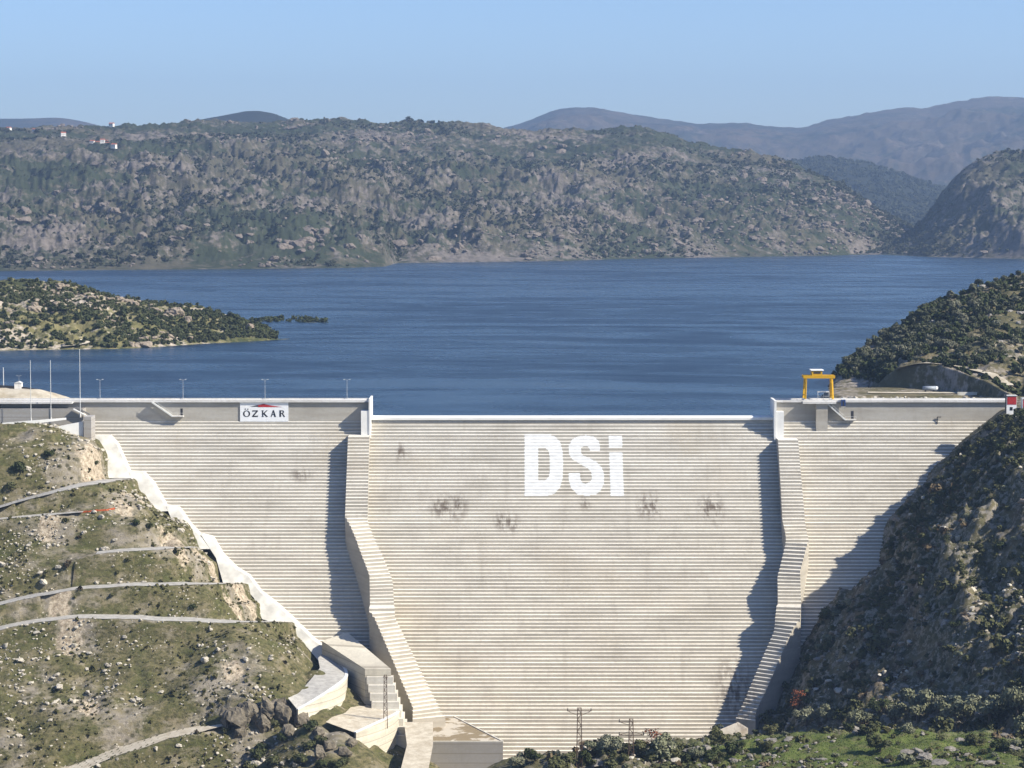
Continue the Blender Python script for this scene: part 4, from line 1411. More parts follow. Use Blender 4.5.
p = pick(lh_v, 1300, v0=14, zmin=5); p = p[inframe(p, 6)]
dens = fbm(p[:, 0] / 30, p[:, 1] / 30, 970, 4)
p = p[dens > rng.uniform(-0.6, 0.3, len(p))][:290]
tree_set(p, rng.uniform(1.6, 3.3, len(p)), 'olive_tree', 'grey green olive tree on the dark wooded hill above the lake', 'olive trees on the wooded lake hill', lake_tree_meshes)
p = pick(lh_v, 5600, v0=8, zmin=3)
p = p[fbm(p[:, 0] / 18, p[:, 1] / 18, 975, 4) > rng.uniform(-0.3, 0.4, len(p))]
pu = proj(p)[0]
v, f = merge(SHRUB_LOW, p, rng.uniform(0.6, 2.4, len(p)))
tag(mesh_np('hill_undergrowth', v, f, MAT['leaf_dark']), kind='stuff')
rk_grey = template_meshes('rock', ROCKS, MAT['rock_grey'])
p = pick(lh_v, 700, v0=8, zmin=3.2); p = p[inframe(p, 0)]
p = p[proj(p)[0] > 880][:70]
scatter('hill_boulder', rk_grey, p, rng.gamma(2.2, 0.45, len(p)) + 0.4, 'grey boulder lying between trees on the wooded lake hill', 'boulder', 'grey boulders on the wooded lake hill', sink=0.15)
# rubble along the shelf edge
m = 900
rx = rng.uniform(128, 200, m); ry_ = 983 + rng.normal(0, 5, m)
p = np.stack([rx, ry_, np.full(m, 0.9) + rng.uniform(-1.4, 1.2, m)], 1)
v, f = merge(ROCKS_LOW, p, rng.uniform(0.4, 1.3, m))
tag(mesh_np('shelf_rubble', v, f, MAT['rock_pale']), kind='stuff')

# ---- left bank: pale boulders, rubble, tufts and single dark bushes
def bank_pts(n, x0, x1, y0, y1, cond=None):
    x = rng.uniform(x0, x1, n); y = rng.uniform(y0, y1, n)
    q = np.stack([x, y, hz(x, y)], 1)
    k_ = inframe(q)
    if cond is not None:
        k_ &= cond(q)
    return q[k_]


def off_track(q, w=3.4):
    ok = np.ones(len(q), bool)
    for _, _, ww, pts in tracks:
        d = np.min((q[:, None, 0] - pts[None, ::2, 0]) ** 2 + (q[:, None, 1] - pts[None, ::2, 1]) ** 2, axis=1)
        ok &= d > (ww * 0.5 + 0.7) ** 2
    return ok


def clear_dam(q):
    return (q[:, 1] < face_Y(q[:, 2]) - 7) & (q[:, 1] < 915) & (q[:, 2] > -99)


def left_ok(q):
    x, y = proj(q)
    return off_track(q) & clear_dam(q) & ~((x > 296) & (y > 640)) & (x < 345)


def right_ok(q):
    x, y = proj(q)
    return clear_dam(q) & ((x > 690) | ((x > 490) & (q[:, 1] < 720)))


rk_pale = template_meshes('rock', ROCKS, MAT['rock_pale'])
q = bank_pts(3000, -215, -40, 765, 912, left_ok)
d_ = fbm(q[:, 0] / 22, q[:, 1] / 22, 1001, 4)
qq = q[d_ > rng.uniform(-0.1, 0.6, len(q))]
big = qq[:290]
scatter('boulder', rk_pale, big, rng.gamma(2.2, 0.27, len(big)) + 0.40, 'pale boulder lying on the grassy terraced left bank', 'boulder', 'pale boulders on the terraced bank', sink=0.15)
q2 = bank_pts(15000, -215, -40, 765, 912, left_ok)
d_ = fbm(q2[:, 0] / 16, q2[:, 1] / 16, 1005, 5)
q2 = q2[d_ > rng.uniform(-0.15, 0.55, len(q2))]
v, f = merge(ROCKS_LOW, q2, rng.gamma(1.8, 0.20, len(q2)) + 0.18)
tag(mesh_np('bank_rubble', v, f, MAT['rock_pale']), kind='stuff')
q3 = bank_pts(15000, -215, -40, 765, 912, left_ok)
d_ = fbm(q3[:, 0] / 20, q3[:, 1] / 20, 1009, 5)
q3 = q3[d_ > rng.uniform(-0.25, 0.5, len(q3))]
v, f = merge(TUFT, q3, rng.gamma(2.2, 0.16, len(q3)) + 0.15)
foliage('leaf_bank', (0.055, 0.055, 0.02), (0.12, 0.11, 0.045))
tag(mesh_np('bank_undergrowth', v, f, MAT['leaf_bank']), kind='stuff')
q3 = bank_pts(2200, -215, -40, 765, 905, left_ok)
d_ = fbm(q3[:, 0] / 30, q3[:, 1] / 30, 1015, 4)
q3 = q3[d_ > rng.uniform(0.0, 0.6, len(q3))]
v, f = merge(TUFT, q3, rng.gamma(2.0, 0.22, len(q3)) + 0.2)
foliage('leaf_bramble', (0.035, 0.030, 0.018), (0.085, 0.062, 0.036))
tag(mesh_np('bank_brambles', v, f, MAT['leaf_bramble']), kind='stuff')
sh_dark = template_meshes('shrub', SHRUBS, MAT['leaf_dark'])
for (px, py, s_, lab) in [(17, 466, 4.0, 'big round dark bush high on the terraced bank, above a smaller one'), (13, 488, 2.8, 'smaller dark bush just below the big round one, above the upper track'),
                          (137, 521, 2.0, 'dark bush below the end of the orange netting, beside a second one'), (149, 523, 1.7, 'lower bush next to the dark one under the orange netting'),
                          (192, 608, 2.0, 'single round bush between the two long level tracks'), (211, 551, 1.5, 'small bush on the rock step next to the white apron'),
                          (96, 460, 1.5, 'small bush on the bare slope under the white wedge wall'), (50, 452, 2.2, 'bushy clump on the slope beneath the white parapet')]:
    q = hit(px, py + 5)
    scatter('bank_shrub', sh_dark, [q], [s_], lab, 'shrub', None, sink=0.1)
# dark outcrop with bushes
rk_dark = template_meshes('rock', [rock_template(90 + s_, 2, 1.15) for s_ in range(5)], MAT['rock_dark'])
q = []
for (px, py, s_) in [(237, 719, 4.2), (250, 712, 3.6), (268, 714, 4.4), (283, 718, 4.4), (300, 722, 3.6), (262, 726, 3.4), (290, 731, 2.8), (276, 705, 2.8), (318, 732, 2.6), (240, 733, 2.2), (330, 745, 2.6), (346, 752, 2.8), (352, 742, 2.2), (320, 755, 2.4), (284, 710, 3.0), (295, 714, 2.8), (226, 724, 2.6)]:
    q.append((*hit(px, py + 4), s_))
q = np.array(q)
scatter('outcrop_boulder', rk_dark, q[:, :3], q[:, 3] * 1.1, 'large dark brown boulder of the outcrop below the hairpin road', 'boulder', 'dark boulders of the outcrop', sink=0.1)
q = np.array([(*hit(px, py + 3), s_) for (px, py, s_) in [(258, 757, 3.2), (272, 762, 2.6), (322, 745, 2.6), (309, 748, 2.2), (292, 710, 2.0), (275, 726, 2.0), (300, 716, 1.6), (250, 768, 2.6), (335, 766, 2.0), (262, 748, 1.8), (246, 724, 2.0), (258, 718, 1.8), (311, 727, 2.2), (285, 738, 2.0), (226, 728, 1.6), (343, 760, 2.0), (300, 760, 2.4), (322, 764, 2.2)]])
scatter('outcrop_shrub', sh_dark, q[:, :3], q[:, 3] * 1.3, 'dark evergreen bush growing among the dark outcrop boulders', 'shrub', 'bushes among the dark boulders', sink=0.1)

# ---- right bank
q = bank_pts(2500, 20, 225, 540, 912, right_ok)
mask = ~((np.abs(q[:, 0] - 88) < 40) & (np.abs(q[:, 1] - 648) < 34)) & ~(q[:, 1] < 618)
q = q[mask]
d_ = fbm(q[:, 0] / 22, q[:, 1] / 22, 1101, 4)
q = q[d_ > rng.uniform(-0.5, 0.35, len(q))][:280]
scatter('bank_shrub', sh_dark + template_meshes('shrub', SHRUBS[:2], MAT['leaf_olive']), q, rng.gamma(2.6, 0.45, len(q)) + 0.6, 'evergreen shrub on the steep shaded bank beside the dam', 'shrub', 'evergreen shrubs on the shaded bank', sink=0.12)
q = bank_pts(30000, 10, 230, 520, 915, right_ok)
mask = ~((np.abs(q[:, 0] - 88) < 40) & (np.abs(q[:, 1] - 648) < 34) & (rng.uniform(0, 1, len(q)) > 0.03)) & ~(q[:, 1] < 612)
q = q[mask]
d_ = fbm(q[:, 0] / 18, q[:, 1] / 18, 1105, 5)
q = q[d_ > rng.uniform(-0.45, 0.4, len(q))]
v, f = merge(SHRUB_MID, q, rng.gamma(2.4, 0.34, len(q)) + 0.25)
tag(mesh_np('bank_scrub', v, f, MAT['leaf_dark']), kind='stuff')
q = bank_pts(7000, 10, 225, 520, 915, right_ok)
d_ = fbm(q[:, 0] / 30, q[:, 1] / 30, 1110, 4)
q = q[d_ > rng.uniform(0.05, 0.5, len(q))]
v, f = merge(TUFT, q, rng.gamma(2.2, 0.33, len(q)) + 0.3)
tag(mesh_np('dry_bracken_undergrowth', v, f, MAT['leaf_dry']), kind='stuff')
q = bank_pts(2200, 30, 215, 540, 912, right_ok)
d_ = fbm(q[:, 0] / 16, q[:, 1] / 16, 1120, 4)
q = q[d_ > rng.uniform(0.05, 0.6, len(q))][:110]
cl_ = []
for (px, py, n_) in [(889, 545, 4), (875, 570, 3), (924, 622, 5), (943, 615, 5), (896, 594, 6), (898, 643, 4), (830, 640, 5), (825, 653, 4), (844, 634, 4), (905, 520, 3), (980, 600, 4), (1000, 640, 3), (850, 665, 3), (870, 610, 3), (990, 615, 4)]:
    for _ in range(n_):
        cl_.append(hit(px + rng.normal(0, 7), py + rng.normal(0, 5)))
q = np.concatenate([q, np.array(cl_)])
rk_mid = template_meshes('rock', ROCKS, MAT['rock_tan'])
q_ok = ~((np.abs(q[:, 0] - 88) < 44) & (np.abs(q[:, 1] - 648) < 38))
q = q[q_ok]
scatter('bank_boulder', rk_grey + rk_mid, q, (rng.gamma(2.0, 0.42, len(q)) + 0.45) * np.where(np.arange(len(q)) >= len(q) - len(cl_), 1.1, 1.0), 'grey or tan boulder poking out of the shaded scrub bank', 'boulder', 'grey boulders on the shaded bank', sink=0.05)

q = bank_pts(14000, 20, 230, 520, 915, right_ok)
d_ = fbm(q[:, 0] / 15, q[:, 1] / 15, 1131, 5)
q = q[(d_ > rng.uniform(0.0, 0.55, len(q))) & ~((np.abs(q[:, 0] - 88) < 44) & (np.abs(q[:, 1] - 648) < 38))]
v, f = merge(ROCKS_LOW, q, rng.gamma(1.8, 0.24, len(q)) + 0.18)
tag(mesh_np('bank_rubble', v, f, MAT['rock_pale']), kind='stuff')
# olive trees and big bushes along the front of the right bank
crowns = [template_meshes('crown', [leaf_cloud(300 + i, 1700, 0.055, 13, 1.25, 0.75, 0.30, 0.62, 0.12)], MAT['leaf_olive'])[0] for i in range(4)]
crowns_dark = [template_meshes('crown', [leaf_cloud(330 + i, 1600, 0.058, 12, 1.2, 0.75, 0.12, 0.62, 0.12)], MAT['leaf_dark'])[0] for i in range(4)]
tb = MB().cone((0, 0, -0.2), (0.05, 0.03, 0.42), 0.10, 0.07, 7)
for a in range(5):
    tb.cone((0.05, 0.03, 0.40), (0.05 + 0.42 * math.cos(a * 1.26), 0.03 + 0.42 * math.sin(a * 1.26), 0.85 + 0.1 * (a % 2)), 0.05, 0.018, 5)
tk = tb.build('trunk', MAT['bark']); trunk2 = tk.data; bpy.data.objects.remove(tk)
pl = [(918, 722, 6.6), (958, 726, 6.4), (990, 722, 6.8), (1018, 718, 6.2), (940, 716, 5.0), (858, 728, 4.6), (806, 726, 4.4), (826, 722, 4.0), (1022, 738, 5.0), (895, 724, 4.6)]
q = np.array([(*hit(x, y), s_) for x, y, s_ in pl])
tree_set(q[:, :3], q[:, 3], 'olive_tree', 'grey green olive tree at the edge of the green meadow', 'olive trees beside the meadow', crowns, trunk2)
pl = [(755, 722, 3.2), (745, 735, 2.6), (770, 735, 3.0), (880, 715, 4.2), (842, 722, 3.4), (870, 735, 3.2), (720, 745, 3.0), (735, 755, 3.4), (765, 752, 3.0), (975, 745, 3.4), (1000, 752, 3.4), (880, 752, 3.6)]
q = np.array([(*hit(x, y), s_) for x, y, s_ in pl])
tree_set(q[:, :3], q[:, 3], 'evergreen_bush', 'rounded dark evergreen bush around the green meadow shelf', 'dark bushes around the meadow', crowns_dark, trunk2, 'bush')
# row of trees along the near edge in front of the dam's toe
pl = [(598, 768, 4.6, 0), (612, 774, 4.0, 0), (585, 778, 3.8, 1), (640, 776, 4.0, 1), (662, 760, 5.4, 0), (672, 772, 4.8, 1), (655, 778, 4.0, 1), (694, 764, 4.2, 0), (703, 774, 4.4, 1), (556, 780, 3.4, 0), (535, 782, 3.4, 1), (515, 784, 3.4, 0), (682, 780, 4.2, 1), (715, 770, 3.6, 1), (625, 782, 3.6, 0)]
for x, y, s_, kk in pl:
    s_ *= random.choice([0.62, 0.75, 0.9, 1.05])
    x += random.uniform(-6, 6)
    q = hit(x, y, 600, 760)
    q = P(x, y, 652); q[2] = float(hz(q[0], q[1]))
    zt_ = P(x, y, 652)[2]
    if kk:
        tree_set([q], [s_], 'evergreen_bush', 'dark evergreen bush in the thicket before the dam toe', 'dark bushes of the toe thicket', crowns_dark, trunk2, 'bush')
    else:
        tree_set([q], [s_], 'olive_tree', 'grey green olive tree in the thicket before the dam toe', 'olive trees of the toe thicket', crowns, trunk2)
rust = template_meshes('crown', [leaf_cloud(400, 190, 0.055, 6, 0.55, 1.0, 0.3, 0.3, 0.5)], MAT['leaf_rust'])
for (x, y, s_, lab) in [(798, 716, 5.0, 'slender reddish brown small tree in the shade of the bank'), (652, 756, 4.6, 'sparse rust coloured sapling beside the double armed pylon')]:
    q = hit(x, y) if x > 700 else np.array([P(x, y, 655)[0], 655, float(hz(P(x, y, 655)[0], 655))])
    tree_set([q], [s_], 'red_sapling', lab, None, rust, trunk2)
rockmat('rock_slab', (0.16, 0.145, 0.125), (0.29, 0.265, 0.23), (0.06, 0.052, 0.042))
rk_flat = template_meshes('rock', ROCKS_FLAT, MAT['rock_slab'])
pl = [(925, 758, 3.6), (905, 752, 2.4), (940, 765, 3.6), (950, 750, 2.8), (1008, 738, 3.4), (1015, 750, 3.0), (770, 742, 3.0), (790, 740, 2.0), (820, 760, 1.8), (760, 768, 2.6), (735, 762, 2.2), (960, 740, 2.0), (850, 728, 2.8), (875, 712, 3.4), (935, 720, 3.6), (955, 724, 3.0), (915, 716, 2.4), (600, 764, 3.4), (692, 752, 2.6), (688, 762, 2.6), (985, 765, 3.4), (830, 738, 1.6)]
q = np.array([(*hit(x, y), s_) for x, y, s_ in pl])
scatter('flat_rock', rk_flat, q[:, :3], q[:, 3], 'flat grey rock slab lying in or beside the green meadow', 'rock', 'flat rock slabs around the meadow', sink=0.12)
x = rng.uniform(48, 132, 60); y = rng.uniform(622, 690, 60)
q = np.stack([x, y, hz(x, y)], 1)[rng.uniform(0, 1, 60) < 0.75]
mix_ = template_meshes('shrub', SHRUBS[:3], MAT['leaf_olive']) + template_meshes('shrub', SHRUBS[3:5], MAT['leaf_bank']) + template_meshes('shrub', SHRUBS[2:5], MAT['leaf_dark']) + template_meshes('shrub', SHRUBS[:1], MAT['leaf_dry'])
scatter('meadow_shrub', mix_, q, rng.gamma(2.2, 0.42, len(q)) + 0.5, 'loose low shrub growing in the rough green meadow', 'shrub', 'low shrubs in the meadow', sink=0.15)
x = rng.uniform(46, 134, 1600); y = rng.uniform(618, 692, 1600)
q = np.stack([x, y, hz(x, y)], 1)
q = q[fbm(x / 12, y / 12, 1201, 4) > rng.uniform(-0.1, 0.5, 1600)]
v, f = merge(ROCKS_LOW, q, rng.gamma(1.8, 0.22, len(q)) + 0.15)
tag(mesh_np('meadow_rubble', v, f, MAT['rock_slab']), kind='stuff')
q = q[rng.uniform(0, 1, len(q)) < 0.9]
v, f = merge(TUFT, q + np.array([0.8, 0.6, -0.1]), rng.gamma(2.0, 0.25, len(q)) + 0.2)
tag(mesh_np('meadow_undergrowth', v, f, MAT['leaf_bank']), kind='stuff')
# meadow grass
n_ = 36000
x = rng.uniform(44, 138, n_); y = rng.uniform(618, 692, n_)
q = np.stack([x, y, hz(x, y)], 1)
gb = np.array([(-0.5, 0, 0), (0.5, 0, 0), (0.15, 0.1, 1.0)]); gf = np.array([[0, 1, 2]])
v, f = merge([(gb * np.array([0.55, 1, 1]), gf), (gb * np.array([0.8, 1, 0.7]), gf)], q, rng.uniform(0.15, 0.42, n_))
foliage('grass_blade', (0.05, 0.085, 0.016), (0.11, 0.15, 0.035))
tag(mesh_np('meadow_grass', v, f, MAT['grass_blade']), kind='stuff')

# ------------------------------------------------------------------ poles, lamps, pylons
def lattice(name, px, ybase, ytop, Yd, arms, label, wbase=1.7, wtop=0.9):
    b = P(px, ybase, Yd); t = P(px, ytop, Yd)
    r_ = thing(name, label, 'pylon', tuple(b))
    hgt = t[2] - b[2]
    mb = MB()
    n = 11
    for sx_ in (-1, 1):
        for sy2 in (-1, 1):
            mb.bar((sx_ * wbase / 2, sy2 * wbase / 2, -4), (sx_ * wtop / 2, sy2 * wtop / 2, hgt), 0.13)
    lev = [hgt * i / n for i in range(n + 1)]
    for i in range(n):
        w0 = wbase + (wtop - wbase) * i / n; w1 = wbase + (wtop - wbase) * (i + 1) / n
        s_ = 1 if i % 2 else -1
        for sy2 in (-1, 1):
            mb.bar((-s_ * w0 / 2, sy2 * w0 / 2, lev[i]), (s_ * w1 / 2, sy2 * w1 / 2, lev[i + 1]), 0.085)
            mb.bar((sy2 * w0 / 2, -s_ * w0 / 2, lev[i]), (sy2 * w1 / 2, s_ * w1 / 2, lev[i + 1]), 0.085)
            mb.bar((-w1 / 2, sy2 * w1 / 2, lev[i + 1]), (w1 / 2, sy2 * w1 / 2, lev[i + 1]), 0.07)
    mb.build('lattice_mast', MAT['rusty_steel'], r_)
    for (py, xa, xb, drop) in arms:
        z = P(px, py, Yd)[2] - b[2]
        x0 = (xa - px) * Yd / F; x1 = (xb - px) * Yd / F
        am = MB().bar((x0, 0, z), (x1, 0, z), 0.18, 0.2)
        for xx in (x0, x1):
            if abs(xx) > wtop:
                am.bar((xx * 0.95, 0, z), (math.copysign(wtop / 2, xx), 0, z - drop), 0.10)
        a_ = am.build('crossarm', MAT['rusty_steel'], r_)
        for xx in (x0 + 0.12, x1 - 0.12):
            if abs(xx) > wtop:
                MB().cone((xx, 0, z), (xx, 0, z + 0.75), 0.14, 0.09, 6).build('insulator', MAT['dark_steel'], a_)
    return r_


lattice('power_pylon', 579.3, 772, 708, 650, [(711, 567, 591.5, 1.2)], 'lattice power pylon with one straight crossarm in front of the dam')
lattice('power_pylon', 631, 772, 719, 650, [(722, 618.5, 632, 0.8), (735, 618.5, 644, -0.9)], 'lattice power pylon with two crossarms beside a rust coloured sapling')
lattice('power_pylon', 385.5, 716, 675, 800, [(677, 383, 388, 0.3)], 'small slim lattice mast in front of the stepped block', 1.2, 0.8)

lp = thing('street_lamp', 'thin grey double armed street lamp on the dam crest, directly above the white banner', 'street lamp', (0, 0, 0), 'street lamps along the crest')
MB().cone((0, 0, 0), (0, 0, 7.4), 0.11, 0.06, 8).build('pole', MAT['galvanised'], lp)
for s_ in (-1, 1):
    a_ = MB().bar((0, 0, 7.0), (s_ * 0.85, 0, 7.35), 0.08).build('lamp_arm', MAT['galvanised'], lp)
    MB().box(min(s_ * 0.7, s_ * 1.3), max(s_ * 0.7, s_ * 1.3), -0.14, 0.14, 7.26, 7.42).build('lamp_head', MAT['light_steel'], a_)
for i, (px, lab) in enumerate([(265, None), (100, 'double armed street lamp on the crest, just right of the tallest flagpole'), (183, 'double armed street lamp on the crest above the small staircase landing and door'),
                               (347, 'double armed street lamp on the crest near the pier at the spillway')]):
    o = lp if i == 0 else copy_tree(lp)
    q = P(px, 398, YT + 8)
    o.location = (q[0], YT + 8.2, ZC)
    if lab: o['label'] = lab
o = copy_tree(lp)
q = P(19, 386, 975); o.location = (q[0], 975, q[2] - 1.5); o.scale = (0.75, 0.75, 0.75)
o['label'] = 'small double armed street lamp standing on the sandy mound'; o['group'] = 'street lamps on the mound'


def pole(px, ytop, ybase, Yd, lab, r0=0.14):
    b, t = P(px, ybase, Yd), P(px, ytop, Yd)
    r_ = thing('flagpole', lab, 'pole', tuple(b))
    MB().cone((0, 0, -0.3), (0, 0, t[2] - b[2]), r0, r0 * 0.6, 8).build('shaft', MAT['light_steel'], r_)
    MB().cone((0, 0, t[2] - b[2]), (0, 0, t[2] - b[2] + 0.25), r0 * 1.3, 0.05, 8).build('finial', MAT['light_steel'], r_)
    MB().cone((0, 0, -1.2), (0, 0, 0.25), 0.35, 0.3, 8).build('pedestal', MAT['pale_concrete'], r_)


pole(31, 361, 419, 915, 'bare white flagpole by the grey wall, the one farthest from the dam steps')
pole(51, 361, 418, 915, 'bare white flagpole by the grey wall, standing between two other poles')
pole(80.3, 350, 414, 918, 'tallest bare white flagpole, at the end of the grey wall')
pole(3.5, 368, 386, 985, 'short pale pole standing on the sandy mound by the lake', 0.2)
# shed and dark wall on the mound
q = P(18, 386, 985)
sh = thing('site_shed', 'small white site shed on top of the sandy mound', 'shed', tuple(q))
MB().box(-1.2, 1.6, -1.2, 1.2, -2, 1.2).build('wall', MAT['plaster'], sh)
MB().prism([(-1.4, -1.4, 1.2), (1.8, -1.4, 1.2), (0.4, -1.4, 1.9)], (0, 2.8, 0)).build('roof', MAT['light_steel'], sh)
a, b, c_ = P(-6, 386.0, 984), P(22, 388.0, 984), P(42, 391.0, 984)
mb = MB()
for u, w_ in ((a, b), (b, c_)):
    mb.prism([u + np.array([0, 0, -2.5]), w_ + np.array([0, 0, -2.5]), w_ + np.array([0, 0, 0.5]), u + np.array([0, 0, 0.5])], (0, 0.5, 0))
tag(mb.build('retaining_wall', MAT['dark_steel']), 'long dark low wall along the top of the sandy mound', 'wall', kind='thing')
# short flight of white steps at the end of the grey wall
a, b = P(73.5, 409, YT - 8), P(87, 416, YT - 8)
stp = thing('deck_stair', 'short white sloping stair with a dark side at the end of the grey wall', 'stair', tuple(b))
w_ = a - b
world_child(MB().bar(a, b, 1.2, 0.35).build('flight', MAT['white_concrete']), stp)
world_child(MB().bar(a + np.array([0.9, 1.2, 0.4]), b + np.array([0.9, 1.2, 0.4]), 0.7, 0.5).build('side_wall', MAT['asphalt']), stp)

# banner
c0, c1 = P(240, 402.5, YT - 0.3), P(288.5, 421.5, YT - 0.3)
bn = thing('banner', 'white banner with black serif letters and a red roof emblem on the dam', 'banner', ((c0[0] + c1[0]) / 2, YT - 0.3, (c0[2] + c1[2]) / 2))
bw, bh = c1[0] - c0[0], c0[2] - c1[2]
MB().box(-bw / 2, bw / 2, -0.06, 0.06, -bh / 2, bh / 2).build('panel', MAT['banner_white'], bn)


def banner_xy(x, y):
    """zoomed photo pixels of the banner -> its own metres"""
    return ((x - 207) / (708 - 207) - 0.5) * bw, (0.5 - (y - 130) / (325 - 130)) * bh


LT = {
    'O': None,
    'Z': [[(335, 210), (392, 210), (392, 222), (352, 266), (388, 266), (392, 256), (392, 278), (332, 278), (332, 268), (372, 222), (342, 222), (335, 232)]],
    'K': [[(430, 210), (452, 210), (452, 216), (448, 216), (448, 272), (452, 272), (452, 278), (430, 278), (430, 272), (435, 272), (435, 216), (430, 216)], [(448, 240), (480, 210), (493, 210), (462, 241), (497, 278), (478, 278), (448, 247)]],
    'A': [[(524, 278), (547, 208), (558, 208), (580, 278), (562, 278), (550, 226), (534, 278)], [(536, 250), (564, 250), (566, 258), (534, 258)]],
    'R': [[(615, 210), (632, 210), (632, 278), (615, 278)], [(632, 210), (655, 212), (664, 226), (655, 242), (632, 246), (632, 238), (645, 236), (650, 226), (645, 218), (632, 217)], [(640, 244), (652, 244), (674, 278), (658, 278)]],
}
mb = MB()
ring = []
for i in range(20):
    an = 2 * math.pi * i / 20
    ring.append(((275 + 37 * math.cos(an), 245 + 34 * math.sin(an)), (275 + 22 * math.cos(an), 245 + 27 * math.sin(an))))
for i in range(20):
    a, b = ring[i], ring[(i + 1) % 20]
    qd = [a[0], b[0], b[1], a[1]]
    mb.prism([(banner_xy(*p_)[0], -0.07, banner_xy(*p_)[1]) for p_ in qd], (0, -0.04, 0))
for cx in (262, 289):
    mb.prism([(banner_xy(x, y)[0], -0.07, banner_xy(x, y)[1]) for x, y in ((cx - 6, 193), (cx + 6, 193), (cx + 6, 203), (cx - 6, 203))], (0, -0.04, 0))
mb.build('lettering', MAT['ink'], bn)
for ch in 'ZKAR':
    mb = MB()
    for poly in LT[ch]:
        mb.prism([(banner_xy(x, y)[0], -0.07, banner_xy(x, y)[1]) for x, y in poly], (0, -0.04, 0))
    mb.build('lettering', MAT['ink'], bn)
mb = MB().prism([(banner_xy(x, y)[0], -0.07, banner_xy(x, y)[1]) for x, y in ((310, 172), (450, 146), (450, 176))], (0, -0.04, 0))
mb.prism([(banner_xy(x, y)[0], -0.07, banner_xy(x, y)[1]) for x, y in ((500, 158), (600, 172), (500, 176))], (0, -0.04, 0))
mb.build('roof_emblem', MAT['ink'], bn)
MB().prism([(banner_xy(x, y)[0], -0.075, banner_xy(x, y)[1]) for x, y in ((395, 158), (450, 143), (520, 160), (640, 176), (395, 177))], (0, -0.05, 0)).build('roof_emblem', MAT['red_paint'], bn)

# gantry crane on the crest
cx0, cx1 = P(805, 380, YT + 3)[0], P(831.5, 380, YT + 3)[0]
zb_ = ZC + 0.1; zt_ = P(818, 376.5, YT + 3)[2]
gc = thing('gantry_crane', 'yellow gantry crane standing on the dam crest', 'crane', ((cx0 + cx1) / 2, YT + 3, zb_))
hw = (cx1 - cx0) / 2; hh = zt_ - zb_
for sx_ in (-1, 1):
    for yy in (-2.6, 2.6):
        lg = MB().bar((sx_ * (hw + 0.2), yy * 1.15, 0.5), (sx_ * (hw - 0.15), yy * 0.8, hh), 0.62, 0.5).build('leg', MAT['yellow_paint'], gc)
        MB().box(sx_ * (hw + 0.2) - 0.55, sx_ * (hw + 0.2) + 0.55, yy * 1.15 - 0.7, yy * 1.15 + 0.7, -0.05, 0.55).build('bogie', MAT['light_steel'], lg)
    MB().bar((sx_ * (hw + 0.1), -2.9, 2.0), (sx_ * (hw + 0.1), 2.9, 2.0), 0.4, 0.4).bar((sx_ * (hw), -2.6, hh * 0.55), (sx_ * hw, 2.6, hh * 0.8), 0.3).build('side_brace', MAT['yellow_paint'], gc)
for yy in (-2.2, 2.2):
    MB().box(-hw - 0.9, hw + 1.0, yy - 0.35, yy + 0.35, hh - 0.55, hh + 0.55).build('girder', MAT['yellow_paint'], gc)
tr = MB().box(-2.6, 1.2, -2.4, 2.4, hh + 0.55, hh + 2.0).build('trolley', MAT['yellow_paint'], gc)
MB().box(-3.0, 1.7, -2.6, 2.6, hh + 2.25, hh + 2.6).build('canopy', MAT['white_paint'], tr)
mb = MB()
for x in (-2.5, 1.1):
    for yy in (-2.3, 2.3):
        mb.bar((x, yy, hh + 1.9), (x, yy, hh + 2.3), 0.2)
mb.box(-2.0, 0.6, -2.46, -2.38, hh + 1.2, hh + 1.85)
mb.build('winch', MAT['dark_steel'], tr)
mb = MB()
mb.box(-0.3, 4.0, -0.9, 0.9, 2.9, 3.2)
for x in (-0.2, 1.8, 3.9):
    mb.bar((x, -0.9, 0), (x, -0.9, 3.0), 0.12)
mb.bar((-0.2, -0.9, 1.5), (3.9, -0.9, 1.5), 0.1)
mb.build('hoist_frame', MAT['light_steel'], gc)

# blue cabin at the crest edge
q = P(843, 406, YT - 0.9)
bc = thing('control_cabin', 'small blue cabin with a white top at the crest edge beside the crane', 'cabin', (q[0], YT - 1.6, q[2]))
MB().box(-0.75, 0.75, -0.6, 0.72, 0, 2.4).build('body', MAT['blue_paint'], bc)
MB().box(-0.85, 0.85, -0.7, 0.74, 2.4, 2.85).build('roof', MAT['white_paint'], bc)
MB().box(-0.35, 0.35, -0.66, -0.59, 0.1, 1.9).build('door', MAT['dark_steel'], bc)
MB().prism([(-0.75, 0.72, -0.02), (-0.75, -0.6, -0.02), (-0.75, 0.72, -0.9)], (1.5, 0, 0)).build('bracket', MAT['pale_concrete'], bc)

# tank on the upper road
q = Pz(930, 391.5, 3.2)
tn = thing('water_tank', 'grey horizontal tank trailer with a bright white end on the upper road', 'tank', (q[0], q[1], 3.2))
MB().cone((-2.9, 0, 1.3), (2.4, 0, 1.3), 0.85, 0.85, 18).build('tank_body', MAT['tank_grey'], tn, True)
MB().cone((2.4, 0, 1.3), (3.1, -0.05, 1.3), 0.88, 0.6, 18).build('end_cap', MAT['white_paint'], tn)
for x in (-1.8, 1.4):
    MB().box(x - 0.25, x + 0.25, -0.7, 0.7, 0, 0.75).build('saddle', MAT['dark_steel'], tn)

